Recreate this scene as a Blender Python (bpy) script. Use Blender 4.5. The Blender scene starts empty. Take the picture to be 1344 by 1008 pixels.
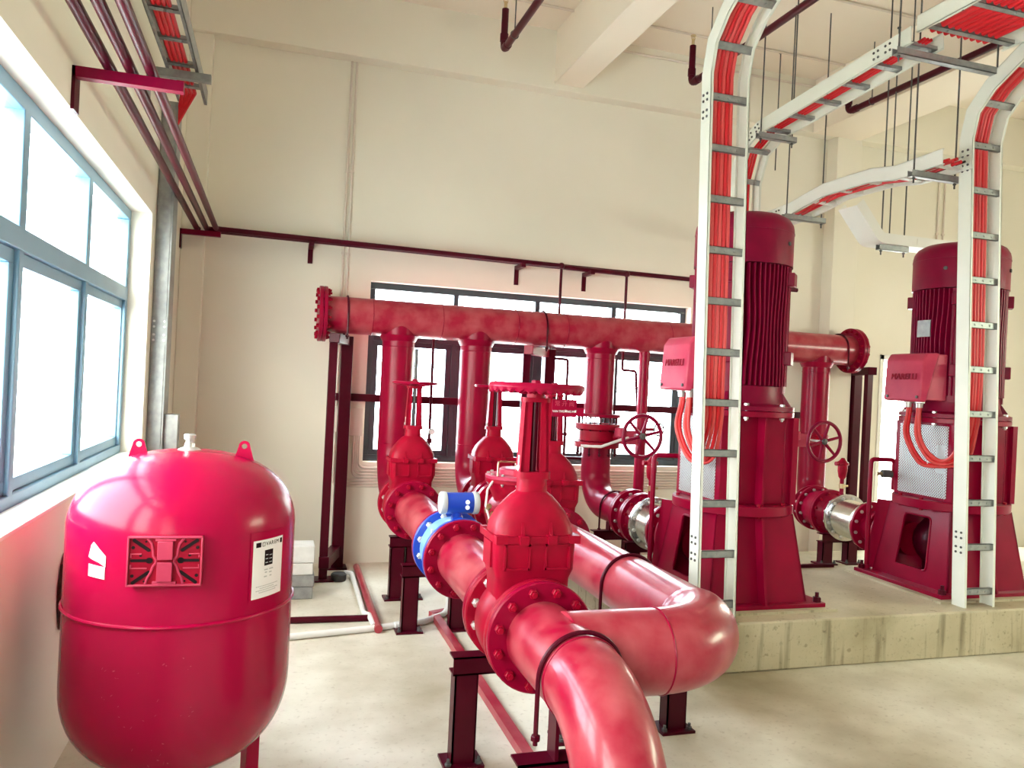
import bpy, bmesh, math, random
from mathutils import Vector, Matrix

# ------------------------------------------------------------------ camera, sky, daylight, exposure
SC = bpy.context.scene
COL = SC.collection
PI = math.pi
random.seed(7)

def camera():
    yaw, rho, hgt = math.radians(17.0), math.radians(2.75), 1.6
    f = Vector((math.sin(yaw), math.cos(yaw), 0))
    r0 = Vector((math.cos(yaw), -math.sin(yaw), 0)); u0 = Vector((0, 0, 1))
    r = math.cos(rho) * r0 + math.sin(rho) * u0
    u = -math.sin(rho) * r0 + math.cos(rho) * u0
    cd = bpy.data.cameras.new('camera'); co = bpy.data.objects.new('camera', cd); COL.objects.link(co)
    M = Matrix((( r.x, u.x, -f.x, 0), (r.y, u.y, -f.y, 0), (r.z, u.z, -f.z, hgt), (0, 0, 0, 1)))
    co.matrix_world = M
    cd.sensor_fit = 'HORIZONTAL'; cd.sensor_width = 36.0; cd.lens = 1017.0 / 1344.0 * 36.0
    cd.clip_start = 0.05; cd.clip_end = 200
    SC.camera = co
camera()

vs = SC.view_settings
vs.view_transform = 'Standard'; vs.look = 'None'; vs.gamma = 1.0; vs.use_curve_mapping = False
vs.exposure = 0.60
try:
    SC.cycles.max_bounces = 10; SC.cycles.diffuse_bounces = 6; SC.cycles.glossy_bounces = 4
    SC.cycles.transparent_max_bounces = 12; SC.cycles.sample_clamp_indirect = 6.0
    SC.cycles.use_denoising = True
except Exception:
    pass

W = bpy.data.worlds.new('overcast_sky'); SC.world = W; W.use_nodes = True
def sky():
    nt = W.node_tree; bg = nt.nodes['Background']; SKY = 17.0
    tc = nt.nodes.new('ShaderNodeTexCoord'); sp = nt.nodes.new('ShaderNodeSeparateXYZ')
    nt.links.new(tc.outputs['Generated'], sp.inputs[0])
    mr = nt.nodes.new('ShaderNodeMapRange'); mr.inputs['From Min'].default_value = -0.7; mr.inputs['From Max'].default_value = 0.7
    nt.links.new(sp.outputs['Y'], mr.inputs[0])
    rp = nt.nodes.new('ShaderNodeValToRGB')
    rp.color_ramp.elements[0].color = (1.0, 0.93, 0.82, 1); rp.color_ramp.elements[1].color = (0.80, 0.89, 1.0, 1)
    nt.links.new(mr.outputs[0], rp.inputs[0])
    mx = nt.nodes.new('ShaderNodeMapRange'); mx.inputs['From Min'].default_value = 0.3; mx.inputs['From Max'].default_value = 0.9   # green tint added to the sky, to colour the right bay
    nt.links.new(sp.outputs['X'], mx.inputs[0])
    mm = nt.nodes.new('ShaderNodeMixRGB'); mm.inputs[2].default_value = (0.86, 0.98, 0.70, 1)
    nt.links.new(mx.outputs[0], mm.inputs[0]); nt.links.new(rp.outputs[0], mm.inputs[1]); nt.links.new(mm.outputs[0], bg.inputs[0])
    bg.inputs[1].default_value = SKY
sky()
def portal(name, loc, look, sx, sy):       # openings of the room, two of them added for light, sampled as sky portals
    ld = bpy.data.lights.new(name, 'AREA'); ld.shape = 'RECTANGLE'; ld.size = sx; ld.size_y = sy
    lo = bpy.data.objects.new(name, ld); COL.objects.link(lo); lo.location = loc
    lo.rotation_euler = V3(look).to_track_quat('-Z', 'Y').to_euler()
    ld.cycles.is_portal = True
V3 = Vector
portal('sky_portal_left_window', (-0.97, 3.4, 1.80), (1, 0, 0), 3.6, 1.48)
portal('sky_portal_back_window', (2.3, 6.93, 1.65), (0, -1, 0), 3.1, 1.56)
portal('sky_portal_back_door', (6.75, 6.93, 1.05), (0, -1, 0), 1.2, 2.1)
portal('sky_portal_added_window', (-0.97, -0.45, 1.80), (1, 0, 0), 3.1, 1.48)
portal('sky_portal_added_opening', (9.1, 1.3, 2.45), (-1, 0, 0), 2.6, 1.1)

# ------------------------------------------------------------------ materials
MATS = {}
def node_mat(name):
    m = bpy.data.materials.new(name); m.use_nodes = True
    nt = m.node_tree; b = nt.nodes['Principled BSDF']
    return m, nt, b
def noise_mix(nt, c1, c2, scale, lo=0.4, hi=0.65, detail=4, coord='Object', stretch=(1, 1, 1)):
    tc = nt.nodes.new('ShaderNodeTexCoord'); mp = nt.nodes.new('ShaderNodeMapping'); mp.inputs['Scale'].default_value = stretch
    n = nt.nodes.new('ShaderNodeTexNoise'); n.inputs['Scale'].default_value = scale; n.inputs['Detail'].default_value = detail
    rp = nt.nodes.new('ShaderNodeValToRGB')
    rp.color_ramp.elements[0].position = lo; rp.color_ramp.elements[1].position = hi
    rp.color_ramp.elements[0].color = (*c1, 1); rp.color_ramp.elements[1].color = (*c2, 1)
    nt.links.new(tc.outputs[coord], mp.inputs[0]); nt.links.new(mp.outputs[0], n.inputs['Vector'])
    nt.links.new(n.outputs['Fac'], rp.inputs[0])
    return rp.outputs[0], n
def mix(nt, a, b, fac):
    mx = nt.nodes.new('ShaderNodeMixRGB')
    for i, v in ((1, a), (2, b), (0, fac)):
        if hasattr(v, 'type') and hasattr(v, 'links'): nt.links.new(v, mx.inputs[i])
        elif i == 0: mx.inputs[0].default_value = v
        else: mx.inputs[i].default_value = (*v, 1)
    return mx.outputs[0]
def bump(nt, b, h, strength, dist=0.01):
    bp = nt.nodes.new('ShaderNodeBump'); bp.inputs['Strength'].default_value = strength; bp.inputs['Distance'].default_value = dist
    nt.links.new(h, bp.inputs['Height']); nt.links.new(bp.outputs[0], b.inputs['Normal'])
def paint(name, c1, c2, rough=0.35, coat=0.0, scale=6, metal=0.0, bmp=0.0, spec=0.5, lo=0.35, hi=0.7):
    m, nt, b = node_mat(name)
    o, n = noise_mix(nt, c1, c2, scale, lo, hi)
    nt.links.new(o, b.inputs['Base Color'])
    b.inputs['Roughness'].default_value = rough; b.inputs['Metallic'].default_value = metal
    b.inputs['Coat Weight'].default_value = coat; b.inputs['Coat Roughness'].default_value = 0.12
    b.inputs['Specular IOR Level'].default_value = spec
    if bmp: bump(nt, b, n.outputs['Fac'], bmp, 0.004)
    MATS[name] = m
    return m
paint('red_paint', (0.27, 0.0008, 0.026), (0.22, 0.0008, 0.021), 0.30, 0.04, 5, spec=0.16)
paint('red_cast', (0.32, 0.001, 0.020), (0.24, 0.001, 0.015), 0.42, 0.03, 14, bmp=0.06, spec=0.15)
paint('red_tank', (0.38, 0.0008, 0.042), (0.35, 0.0008, 0.038), 0.24, 0.10, 3, spec=0.18)
paint('red_pipe_dust_sheen', (0.30, 0.001, 0.024), (0.46, 0.10, 0.11), 0.30, 0.2, 7, lo=0.38, hi=0.85, spec=0.35)  # pink noise stands for dust and for a washed highlight
paint('maroon_paint', (0.066, 0.0006, 0.009), (0.052, 0.0006, 0.007), 0.34, 0.03, 8, spec=0.15)
paint('motor_red', (0.22, 0.0008, 0.029), (0.18, 0.0008, 0.024), 0.38, 0.02, 9, spec=0.16)
paint('box_red', (0.50, 0.05, 0.10), (0.42, 0.03, 0.08), 0.42, 0.03, 9, spec=0.25)
paint('cable_red', (0.62, 0.012, 0.02), (0.54, 0.01, 0.018), 0.4, 0.0, 5, spec=0.35)
paint('cable_salmon', (0.66, 0.07, 0.065), (0.60, 0.05, 0.055), 0.42, 0.0, 5, spec=0.35)
paint('tray_cream', (0.76, 0.78, 0.70), (0.72, 0.74, 0.66), 0.38, 0.0, 4, spec=0.5)
paint('tray_white', (0.84, 0.84, 0.79), (0.80, 0.80, 0.75), 0.38, 0.0, 4)
paint('galvanised', (0.36, 0.37, 0.36), (0.26, 0.27, 0.27), 0.42, 0.0, 22, metal=0.55)
paint('dark_steel', (0.10, 0.10, 0.10), (0.07, 0.07, 0.07), 0.5, 0.0, 12, metal=0.3)
paint('zinc_bolt', (0.72, 0.72, 0.70), (0.6, 0.6, 0.58), 0.28, 0.0, 20, metal=0.7)
paint('stainless', (0.72, 0.72, 0.70), (0.6, 0.6, 0.59), 0.22, 0.0, 14, metal=1.0)
paint('frame_dark', (0.035, 0.048, 0.06), (0.03, 0.042, 0.052), 0.35, 0.0, 5)
paint('frame_hazed', (0.14, 0.28, 0.40), (0.13, 0.25, 0.36), 0.35, 0.0, 5)  # dark frame tone lightened to blue, window haze put into the colour
paint('meter_blue', (0.008, 0.05, 0.42), (0.006, 0.04, 0.36), 0.3, 0.3, 6)
paint('meter_blue_sunlit', (0.22, 0.42, 0.70), (0.18, 0.38, 0.66), 0.32, 0.2, 6)  # meter blue lightened, sunlight put into the body colour
paint('white_plastic', (0.80, 0.80, 0.78), (0.72, 0.72, 0.70), 0.4, 0.0, 8)
paint('grey_plastic', (0.50, 0.52, 0.53), (0.42, 0.44, 0.45), 0.4, 0.0, 8)
paint('brass', (0.62, 0.50, 0.30), (0.5, 0.38, 0.2), 0.3, 0.0, 8, metal=0.9)
paint('black_rubber', (0.02, 0.02, 0.02), (0.03, 0.03, 0.03), 0.6, 0.0, 8)
paint('paper_white', (0.86, 0.86, 0.86), (0.82, 0.82, 0.83), 0.6, 0.0, 3)
paint('print_black', (0.012, 0.006, 0.008), (0.018, 0.008, 0.01), 0.7, 0.0, 3, spec=0.1)
paint('block_concrete', (0.34, 0.34, 0.33), (0.22, 0.22, 0.22), 0.85, 0.0, 18, bmp=0.3)
paint('block_white', (0.74, 0.74, 0.72), (0.62, 0.62, 0.60), 0.8, 0.0, 10, bmp=0.2)
paint('conduit_paint', (0.74, 0.66, 0.58), (0.70, 0.62, 0.54), 0.5, 0.0, 4)
paint('broken_mortar', (0.12, 0.06, 0.045), (0.03, 0.015, 0.012), 0.9, 0.0, 30, bmp=0.9)
paint('ceiling_paint', (0.90, 0.82, 0.70), (0.87, 0.79, 0.67), 0.6, 0.0, 1, spec=0.25)
paint('yard_concrete', (0.7, 0.7, 0.68), (0.6, 0.6, 0.58), 0.9, 0.0, 1)

def wall_mat():
    m, nt, b = node_mat('wall_paint')
    o, n = noise_mix(nt, (0.82, 0.785, 0.675), (0.86, 0.82, 0.71), 1.1, 0.35, 0.7)
    nt.links.new(o, b.inputs['Base Color']); b.inputs['Roughness'].default_value = 0.62
    b.inputs['Specular IOR Level'].default_value = 0.25
    n2 = nt.nodes.new('ShaderNodeTexNoise'); n2.inputs['Scale'].default_value = 45; n2.inputs['Detail'].default_value = 3
    bump(nt, b, n2.outputs['Fac'], 0.06, 0.004)
    MATS['wall_paint'] = m
wall_mat()
def floor_mat(name, c1, c2, c3, c4, s=1.4, drips=False):
    m, nt, b = node_mat(name)
    a, _ = noise_mix(nt, c1, c2, s, 0.32, 0.68, 7)
    st, _ = noise_mix(nt, c3, (1, 1, 1), s * 0.55, 0.30, 0.52, 8)
    mm = nt.nodes.new('ShaderNodeMixRGB'); mm.blend_type = 'MULTIPLY'; mm.inputs[0].default_value = 0.75
    nt.links.new(a, mm.inputs[1]); nt.links.new(st, mm.inputs[2])
    f, n = noise_mix(nt, (0, 0, 0), (1, 1, 1), s * 22, 0.58, 0.74, 3)
    o = mix(nt, mm.outputs[0], c4, 0.0)
    mx = o.node; sc = nt.nodes.new('ShaderNodeMath'); sc.operation = 'MULTIPLY'; sc.inputs[1].default_value = 0.35
    nt.links.new(f, sc.inputs[0]); nt.links.new(sc.outputs[0], mx.inputs[0])
    if drips:                               # water stains running down the upright faces, pitted cement
        dr, _ = noise_mix(nt, (0.34, 0.31, 0.25), (1, 1, 1), 3.2, 0.30, 0.44, 5, stretch=(4.5, 4.5, 0.35))
        pt, _ = noise_mix(nt, (0.45, 0.42, 0.36), (1, 1, 1), 26, 0.26, 0.34, 2)
        ge = nt.nodes.new('ShaderNodeNewGeometry'); sn = nt.nodes.new('ShaderNodeSeparateXYZ'); up = nt.nodes.new('ShaderNodeMapRange')
        up.inputs['From Min'].default_value = 0.2; up.inputs['From Max'].default_value = 0.8; up.inputs['To Min'].default_value = 0.7; up.inputs['To Max'].default_value = 0.0
        nt.links.new(ge.outputs['True Normal'], sn.inputs[0]); nt.links.new(sn.outputs['Z'], up.inputs[0])
        for q in (dr, pt):
            m2 = nt.nodes.new('ShaderNodeMixRGB'); m2.blend_type = 'MULTIPLY'; m2.inputs[0].default_value = 0.6
            if q is dr: nt.links.new(up.outputs[0], m2.inputs[0])
            nt.links.new(o, m2.inputs[1]); nt.links.new(q, m2.inputs[2]); o = m2.outputs[0]
    nt.links.new(o, b.inputs['Base Color']); b.inputs['Roughness'].default_value = 0.52
    b.inputs['Specular IOR Level'].default_value = 0.4
    bump(nt, b, n.outputs['Fac'], 0.12, 0.004)
    MATS[name] = m
floor_mat('floor_concrete', (0.54, 0.49, 0.38), (0.80, 0.76, 0.66), (0.44, 0.37, 0.26), (0.30, 0.24, 0.16), 1.7)
floor_mat('slab_concrete', (0.44, 0.38, 0.25), (0.58, 0.51, 0.36), (0.55, 0.50, 0.38), (0.22, 0.19, 0.13), 2.4, True)

def mesh_screen_mat():
    m, nt, b = node_mat('perforated_steel')
    tc = nt.nodes.new('ShaderNodeTexCoord'); mp = nt.nodes.new('ShaderNodeMapping'); mp.inputs['Rotation'].default_value = (PI / 4, 0, 0)
    v = nt.nodes.new('ShaderNodeTexVoronoi'); v.voronoi_dimensions = '2D'; v.inputs['Scale'].default_value = 70; v.inputs['Randomness'].default_value = 0
    sp = nt.nodes.new('ShaderNodeSeparateXYZ'); cb = nt.nodes.new('ShaderNodeCombineXYZ')
    nt.links.new(tc.outputs['Object'], mp.inputs[0]); nt.links.new(mp.outputs[0], sp.inputs[0])
    nt.links.new(sp.outputs['Y'], cb.inputs['X']); nt.links.new(sp.outputs['Z'], cb.inputs['Y'])
    nt.links.new(cb.outputs[0], v.inputs['Vector'])
    lt = nt.nodes.new('ShaderNodeMath'); lt.operation = 'LESS_THAN'; lt.inputs[1].default_value = 0.36
    nt.links.new(v.outputs['Distance'], lt.inputs[0])
    b.inputs['Base Color'].default_value = (0.62, 0.63, 0.62, 1); b.inputs['Metallic'].default_value = 0.4; b.inputs['Roughness'].default_value = 0.4
    tr = nt.nodes.new('ShaderNodeBsdfTransparent'); ms = nt.nodes.new('ShaderNodeMixShader')
    out = nt.nodes['Material Output']
    nt.links.new(lt.outputs[0], ms.inputs[0]); nt.links.new(b.outputs[0], ms.inputs[1]); nt.links.new(tr.outputs[0], ms.inputs[2])
    nt.links.new(ms.outputs[0], out.inputs['Surface'])
    MATS['perforated_steel'] = m
mesh_screen_mat()
def glass_mat():
    m, nt, b = node_mat('window_glass')
    tr = nt.nodes.new('ShaderNodeBsdfTransparent'); tr.inputs[0].default_value = (0.93, 0.97, 0.98, 1)
    gl = nt.nodes.new('ShaderNodeBsdfGlossy'); gl.inputs['Roughness'].default_value = 0.03
    fr = nt.nodes.new('ShaderNodeFresnel'); fr.inputs[0].default_value = 1.45
    ms = nt.nodes.new('ShaderNodeMixShader'); out = nt.nodes['Material Output']
    ge = nt.nodes.new('ShaderNodeNewGeometry'); fm = nt.nodes.new('ShaderNodeMath'); fm.operation = 'SUBTRACT'; fm.use_clamp = True
    nt.links.new(fr.outputs[0], fm.inputs[0]); nt.links.new(ge.outputs['Backfacing'], fm.inputs[1])
    nt.links.new(fm.outputs[0], ms.inputs[0]); nt.links.new(tr.outputs[0], ms.inputs[1]); nt.links.new(gl.outputs[0], ms.inputs[2])
    nt.links.new(ms.outputs[0], out.inputs['Surface'])
    MATS['window_glass'] = m
glass_mat()

# ------------------------------------------------------------------ geometry helpers
X_, Y_, Z_ = Vector((1, 0, 0)), Vector((0, 1, 0)), Vector((0, 0, 1))
def V(p): return Vector(p)
def basis(axis):
    a = V(axis).normalized()
    t = X_ if abs(a.x) < 0.8 else Y_
    u = (t - a * t.dot(a)).normalized(); v = a.cross(u)
    return a, u, v
WM = {}                                    # world matrix of every object built
def wm(o): return WM[o.name] if o is not None else Matrix()

class MB:
    def __init__(s): s.bm = bmesh.new()
    def grid(s, rows, closed_u=True, cap0=True, cap1=True):
        bm = s.bm; vr = [[bm.verts.new(p) for p in r] for r in rows]
        n = len(vr[0])
        for i in range(len(vr) - 1):
            for j in range(n if closed_u else n - 1):
                k = (j + 1) % n
                try: bm.faces.new((vr[i][j], vr[i][k], vr[i + 1][k], vr[i + 1][j]))
                except ValueError: pass
        if cap0 and closed_u: bm.faces.new(list(reversed(vr[0])))
        if cap1 and closed_u: bm.faces.new(vr[-1])
        return s
    def box(s, lo, hi, M=None):
        x0, y0, z0 = lo; x1, y1, z1 = hi
        P = [V(p) for p in ((x0, y0, z0), (x1, y0, z0), (x1, y1, z0), (x0, y1, z0), (x0, y0, z1), (x1, y0, z1), (x1, y1, z1), (x0, y1, z1))]
        if M: P = [M @ p for p in P]
        b = [s.bm.verts.new(p) for p in P]
        for f in ((3, 2, 1, 0), (4, 5, 6, 7), (0, 1, 5, 4), (1, 2, 6, 5), (2, 3, 7, 6), (3, 0, 4, 7)): s.bm.faces.new([b[i] for i in f])
        return s
    def cbox(s, c, d, M=None): return s.box([c[i] - d[i] / 2 for i in range(3)], [c[i] + d[i] / 2 for i in range(3)], M)
    def lathe(s, prof, org, axis, seg=32, cap0=True, cap1=True, closed=False):
        a, u, v = basis(axis); org = V(org); rows = []
        for r, h in prof:
            r = max(r, 1e-4)
            rows.append([org + a * h + (u * math.cos(2 * PI * k / seg) + v * math.sin(2 * PI * k / seg)) * r for k in range(seg)])
        if closed: rows.append(rows[0]); cap0 = cap1 = False
        if closed:
            bm = s.bm; vr = [[bm.verts.new(p) for p in r] for r in rows[:-1]]; m = len(vr)
            for i in range(m):
                for j in range(seg):
                    k = (j + 1) % seg; ii = (i + 1) % m
                    bm.faces.new((vr[i][j], vr[i][k], vr[ii][k], vr[ii][j]))
            return s
        return s.grid(rows, True, cap0, cap1)
    def cyl(s, p0, p1, r0, r1=None, seg=24):
        p0, p1 = V(p0), V(p1); d = p1 - p0
        return s.lathe([(r0, 0), (r1 if r1 is not None else r0, d.length)], p0, d, seg)
    def annulus(s, c, axis, ri, ro, h0, h1, seg=48, ch=0.003):
        return s.lathe([(ri, h0), (ro - ch, h0), (ro, h0 + ch), (ro, h1 - ch), (ro - ch, h1), (ri, h1)], c, axis, seg, closed=True)
    def torus(s, c, axis, R, r, seg=40, m=10):
        return s.lathe([(R + r * math.cos(2 * PI * k / m), r * math.sin(2 * PI * k / m)) for k in range(m)], c, axis, seg, closed=True)
    def sphere(s, c, r, seg=16, rings=8, sc=(1, 1, 1)):
        rows = []
        for i in range(1, rings):
            t = PI * i / rings
            rows.append([V(c) + V((r * sc[0] * math.sin(t) * math.cos(2 * PI * k / seg), r * sc[1] * math.sin(t) * math.sin(2 * PI * k / seg), -r * sc[2] * math.cos(t))) for k in range(seg)])
        return s.grid(rows)
    def tube(s, pts, r, seg=12, closed=False):
        pts = [V(p) for p in pts]; n = len(pts); rows = []
        T = []
        for i in range(n):
            a = pts[i] - pts[i - 1] if (i > 0 or closed) else pts[1] - pts[0]
            b = pts[(i + 1) % n] - pts[i] if (i < n - 1 or closed) else pts[-1] - pts[-2]
            T.append((a.normalized() + b.normalized()).normalized())
        _, u, _ = basis(T[0])
        for i in range(n):
            u = (u - T[i] * u.dot(T[i])).normalized(); v = T[i].cross(u)
            rr = r[i] if isinstance(r, (list, tuple)) else r
            rows.append([pts[i] + (u * math.cos(2 * PI * k / seg) + v * math.sin(2 * PI * k / seg)) * rr for k in range(seg)])
        if closed:
            rows.append(rows[0]); 
            return s.grid(rows, True, False, False)
        return s.grid(rows)
    def prism(s, poly, vec):
        vec = V(vec); a = [s.bm.verts.new(V(p)) for p in poly]; b = [s.bm.verts.new(V(p) + vec) for p in poly]
        n = len(a)
        s.bm.faces.new(list(reversed(a))); s.bm.faces.new(b)
        for i in range(n):
            j = (i + 1) % n; s.bm.faces.new((a[i], a[j], b[j], b[i]))
        return s
    def loft(s, secs, n=32):
        """secs: (z, half x, half y, exponent, cx, cy) superellipse sections, bottom to top"""
        rows = []
        for z, hx, hy, e, cx, cy in secs:
            row = []
            for k in range(n):
                t = 2 * PI * k / n; c, q = math.cos(t), math.sin(t)
                row.append(V((cx + hx * math.copysign(abs(c) ** (2 / e), c), cy + hy * math.copysign(abs(q) ** (2 / e), q), z)))
            rows.append(row)
        return s.grid(rows)
    def hexhead(s, c, axis, r, h):
        return s.lathe([(r, 0), (r, h * 0.85), (r * 0.86, h)], c, axis, 6)
    def xf(s, M):
        bmesh.ops.transform(s.bm, matrix=M, verts=s.bm.verts); return s
    def build(s, name, mat, parent=None, angle=35, bevel=0.0):
        bm = s.bm
        bmesh.ops.recalc_face_normals(bm, faces=bm.faces)
        if parent is not None: bmesh.ops.transform(bm, matrix=wm(parent).inverted(), verts=bm.verts)
        else:
            pass
        me = bpy.data.meshes.new(name); bm.to_mesh(me); bm.free()
        me.materials.append(MATS[mat])
        for p in me.polygons: p.use_smooth = True
        me.set_sharp_from_angle(angle=math.radians(angle))
        o = bpy.data.objects.new(name, me); COL.objects.link(o)
        if parent is not None: o.parent = parent
        WM[o.name] = wm(parent).copy()
        if bevel:
            b = o.modifiers.new('bevel', 'BEVEL'); b.width = bevel; b.segments = 2; b.limit_method = 'ANGLE'
        return o

def fillet(pts, rad, n=8):
    pts = [V(p) for p in pts]; out = [pts[0]]
    for i in range(1, len(pts) - 1):
        a, b, c = pts[i - 1], pts[i], pts[i + 1]
        d1, d2 = (a - b), (c - b); l = min(d1.length, d2.length) * 0.499
        d1.normalize(); d2.normalize()
        ang = d1.angle(d2)
        if ang > PI - 0.02: out.append(b); continue
        t = min(rad / math.tan(ang / 2), l); rr = t * math.tan(ang / 2)
        bis = (d1 + d2).normalized(); ce = b + bis * (rr / math.sin(ang / 2))
        s0 = b + d1 * t - ce; s1 = b + d2 * t - ce; tot = s0.angle(s1)
        for k in range(n + 1):
            w = k / n
            out.append(ce + (s0 * math.sin((1 - w) * tot) + s1 * math.sin(w * tot)) / math.sin(tot))
    out.append(pts[-1]); return out

def thing(name, label, cat, loc=(0, 0, 0), group=None, rz=0.0):
    o = bpy.data.objects.new(name, None); COL.objects.link(o)
    o.empty_display_size = 0.1; o.location = loc; o.rotation_euler = (0, 0, rz)
    WM[o.name] = Matrix.Translation(V(loc)) @ Matrix.Rotation(rz, 4, 'Z')
    o['label'] = label; o['category'] = cat
    if group: o['group'] = group
    return o
def tag(o, label, cat, group=None):
    o['label'] = label; o['category'] = cat
    if group: o['group'] = group
    return o
def struct(o): o['kind'] = 'structure'; return o
def part_label(o, t): o['label'] = t; return o

_bolt = {}
def bolt_mesh(r, grip, mat):
    k = (r, round(grip, 4), mat)
    if k not in _bolt:
        m = MB(); h = r * 1.1
        m.hexhead((0, 0, grip / 2), Z_, r, h); m.hexhead((0, 0, -grip / 2), -Z_, r, h)
        m.cyl((0, 0, -grip / 2 - h - r * 0.7), (0, 0, grip / 2), r * 0.55, seg=8)
        bm = m.bm; bmesh.ops.recalc_face_normals(bm, faces=bm.faces)
        me = bpy.data.meshes.new('bolt'); bm.to_mesh(me); bm.free(); me.materials.append(MATS[mat])
        _bolt[k] = me
    return _bolt[k]
def bolts(parent, c, axis, R, n, r=0.014, grip=0.06, mat='red_cast', off=0.5):
    a, u, v = basis(axis); me = bolt_mesh(r, grip, mat); rot = a.to_track_quat('Z', 'Y').to_matrix().to_4x4()
    for k in range(n):
        t = 2 * PI * (k + off) / n
        p = V(c) + (u * math.cos(t) + v * math.sin(t)) * R
        o = bpy.data.objects.new('bolt', me); COL.objects.link(o); o.parent = parent
        o.matrix_basis = wm(parent).inverted() @ Matrix.Translation(p) @ rot
def text_mesh(name, body, size, ext, mat, M, parent, align='CENTER'):
    cu = bpy.data.curves.new(name, 'FONT'); cu.body = body; cu.size = size; cu.extrude = ext; cu.align_x = align; cu.align_y = 'CENTER'
    cu.resolution_u = 2
    tmp = bpy.data.objects.new(name + '_source', cu); COL.objects.link(tmp)
    dg = bpy.context.evaluated_depsgraph_get(); dg.update()
    me = bpy.data.meshes.new_from_object(tmp.evaluated_get(dg)); COL.objects.unlink(tmp); bpy.data.objects.remove(tmp)
    me.materials.clear(); me.materials.append(MATS[mat]); me.transform(wm(parent).inverted() @ M)
    o = bpy.data.objects.new(name, me); COL.objects.link(o); o.parent = parent; WM[o.name] = wm(parent).copy()
    return o
def frame_at(p, xdir, ydir):
    x = V(xdir).normalized(); y = V(ydir).normalized(); z = x.cross(y).normalized(); y = z.cross(x)
    p = V(p)
    return Matrix(((x.x, y.x, z.x, p.x), (x.y, y.y, z.y, p.y), (x.z, y.z, z.z, p.z), (0, 0, 0, 1)))

# ------------------------------------------------------------------ the room
XL, YB, ZC = -0.765, 6.738, 4.80
XR, YF = 9.0, -3.0
def wall(name, axis, pos, th, span, holes, zt=ZC, mat='wall_paint'):
    """wall slab built round its openings; holes: (a0, a1, z0, z1) along the wall"""
    m = MB(); cuts = sorted({span[0], span[1], *[h[0] for h in holes], *[h[1] for h in holes]})
    zc = sorted({0, zt, *[h[2] for h in holes], *[h[3] for h in holes]})
    for i in range(len(cuts) - 1):
        for j in range(len(zc) - 1):
            a, b, z0, z1 = cuts[i], cuts[i + 1], zc[j], zc[j + 1]
            if any(h[0] <= a and b <= h[1] and h[2] <= z0 and z1 <= h[3] for h in holes): continue
            if axis == 'x': m.box((min(pos, pos + th), a, z0), (max(pos, pos + th), b, z1))
            else: m.box((a, min(pos, pos + th), z0), (b, max(pos, pos + th), z1))
    return struct(m.build(name, mat))
LW = (1.6, 5.2, 1.06, 2.54)                # left window opening: y0 y1 z0 z1
LV = (-2.0, 1.1, 1.06, 2.54)               # unseen window added behind the camera's left shoulder for side light
BW = (0.75, 3.85, 0.87, 2.43)              # back window opening: x0 x1 z0 z1
BD = (6.13, 7.35, 0.0, 2.1)                # doorway at the right end of the back wall
m = MB(); m.box((XL - 0.25, YF - 0.25, -0.2), (XR + 0.25, YB + 0.25, 0)); struct(m.build('floor', 'floor_concrete'))
m = MB(); m.box((XL - 0.25, YF - 0.25, ZC), (XR + 0.25, YB + 0.25, ZC + 0.2)); struct(m.build('ceiling', 'ceiling_paint'))
wall('wall_left', 'x', XL, -0.25, (YF - 0.25, YB + 0.25), [LW, LV])
wall('wall_back', 'y', YB, 0.25, (XL, XR), [BW, BD])
wall('wall_right', 'x', XR, 0.25, (YF - 0.25, YB + 0.25), [(0.0, 2.6, 1.9, 3.0)])  # opening added in the unseen right wall to let in light
wall('wall_front', 'y', YF, -0.25, (XL, XR), [], mat='block_concrete')  # unseen wall, kept dark grey to cut frontal fill light
m = MB(); m.box((-25, -25, -0.5), (35, 35, -0.25)); struct(m.build('ground', 'yard_concrete'))
# ring beam along the back wall, roof beams, corner pilaster, column under the right beam
m = MB(); m.box((XL, YB - 0.14, 4.27), (XR, YB, ZC)); struct(m.build('trim_1', 'wall_paint', bevel=0.006))
m = MB(); m.box((2.28, YF, 4.32), (2.56, YB - 0.14, ZC)); struct(m.build('trim_2', 'ceiling_paint', bevel=0.006))
m = MB(); m.box((5.05, YF, 4.26), (5.62, YB - 0.14, ZC)); struct(m.build('trim_3', 'ceiling_paint', bevel=0.006))
m = MB(); m.box((5.34, YB - 0.16, 0), (5.64, YB, 4.27)); struct(m.build('trim_4', 'wall_paint', bevel=0.006))
m = MB(); m.box((XL, YB - 0.10, 0), (-0.59, YB, 4.27)); struct(m.build('trim_5', 'wall_paint', bevel=0.006))
m = MB(); m.box((7.9, YF, 4.26), (8.3, YB - 0.14, ZC)); struct(m.build('trim_6', 'ceiling_paint', bevel=0.006))
# inner sill of the left window
m = MB(); m.box((XL - 0.115, LW[0], 1.06), (XL + 0.012, LW[1], 1.075)); struct(m.build('trim_7', 'tray_white', bevel=0.003))
# concrete plinth the pumps stand on
m = MB(); m.box((2.25, 3.857, 0), (8.6, 5.08, 0.29)); struct(m.build('concrete_slab', 'slab_concrete', bevel=0.012))
m = MB(); m.box((2.25, 5.08, 0), (8.6, 6.1, 0.17)); struct(m.build('concrete_slab', 'slab_concrete', bevel=0.008))

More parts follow.
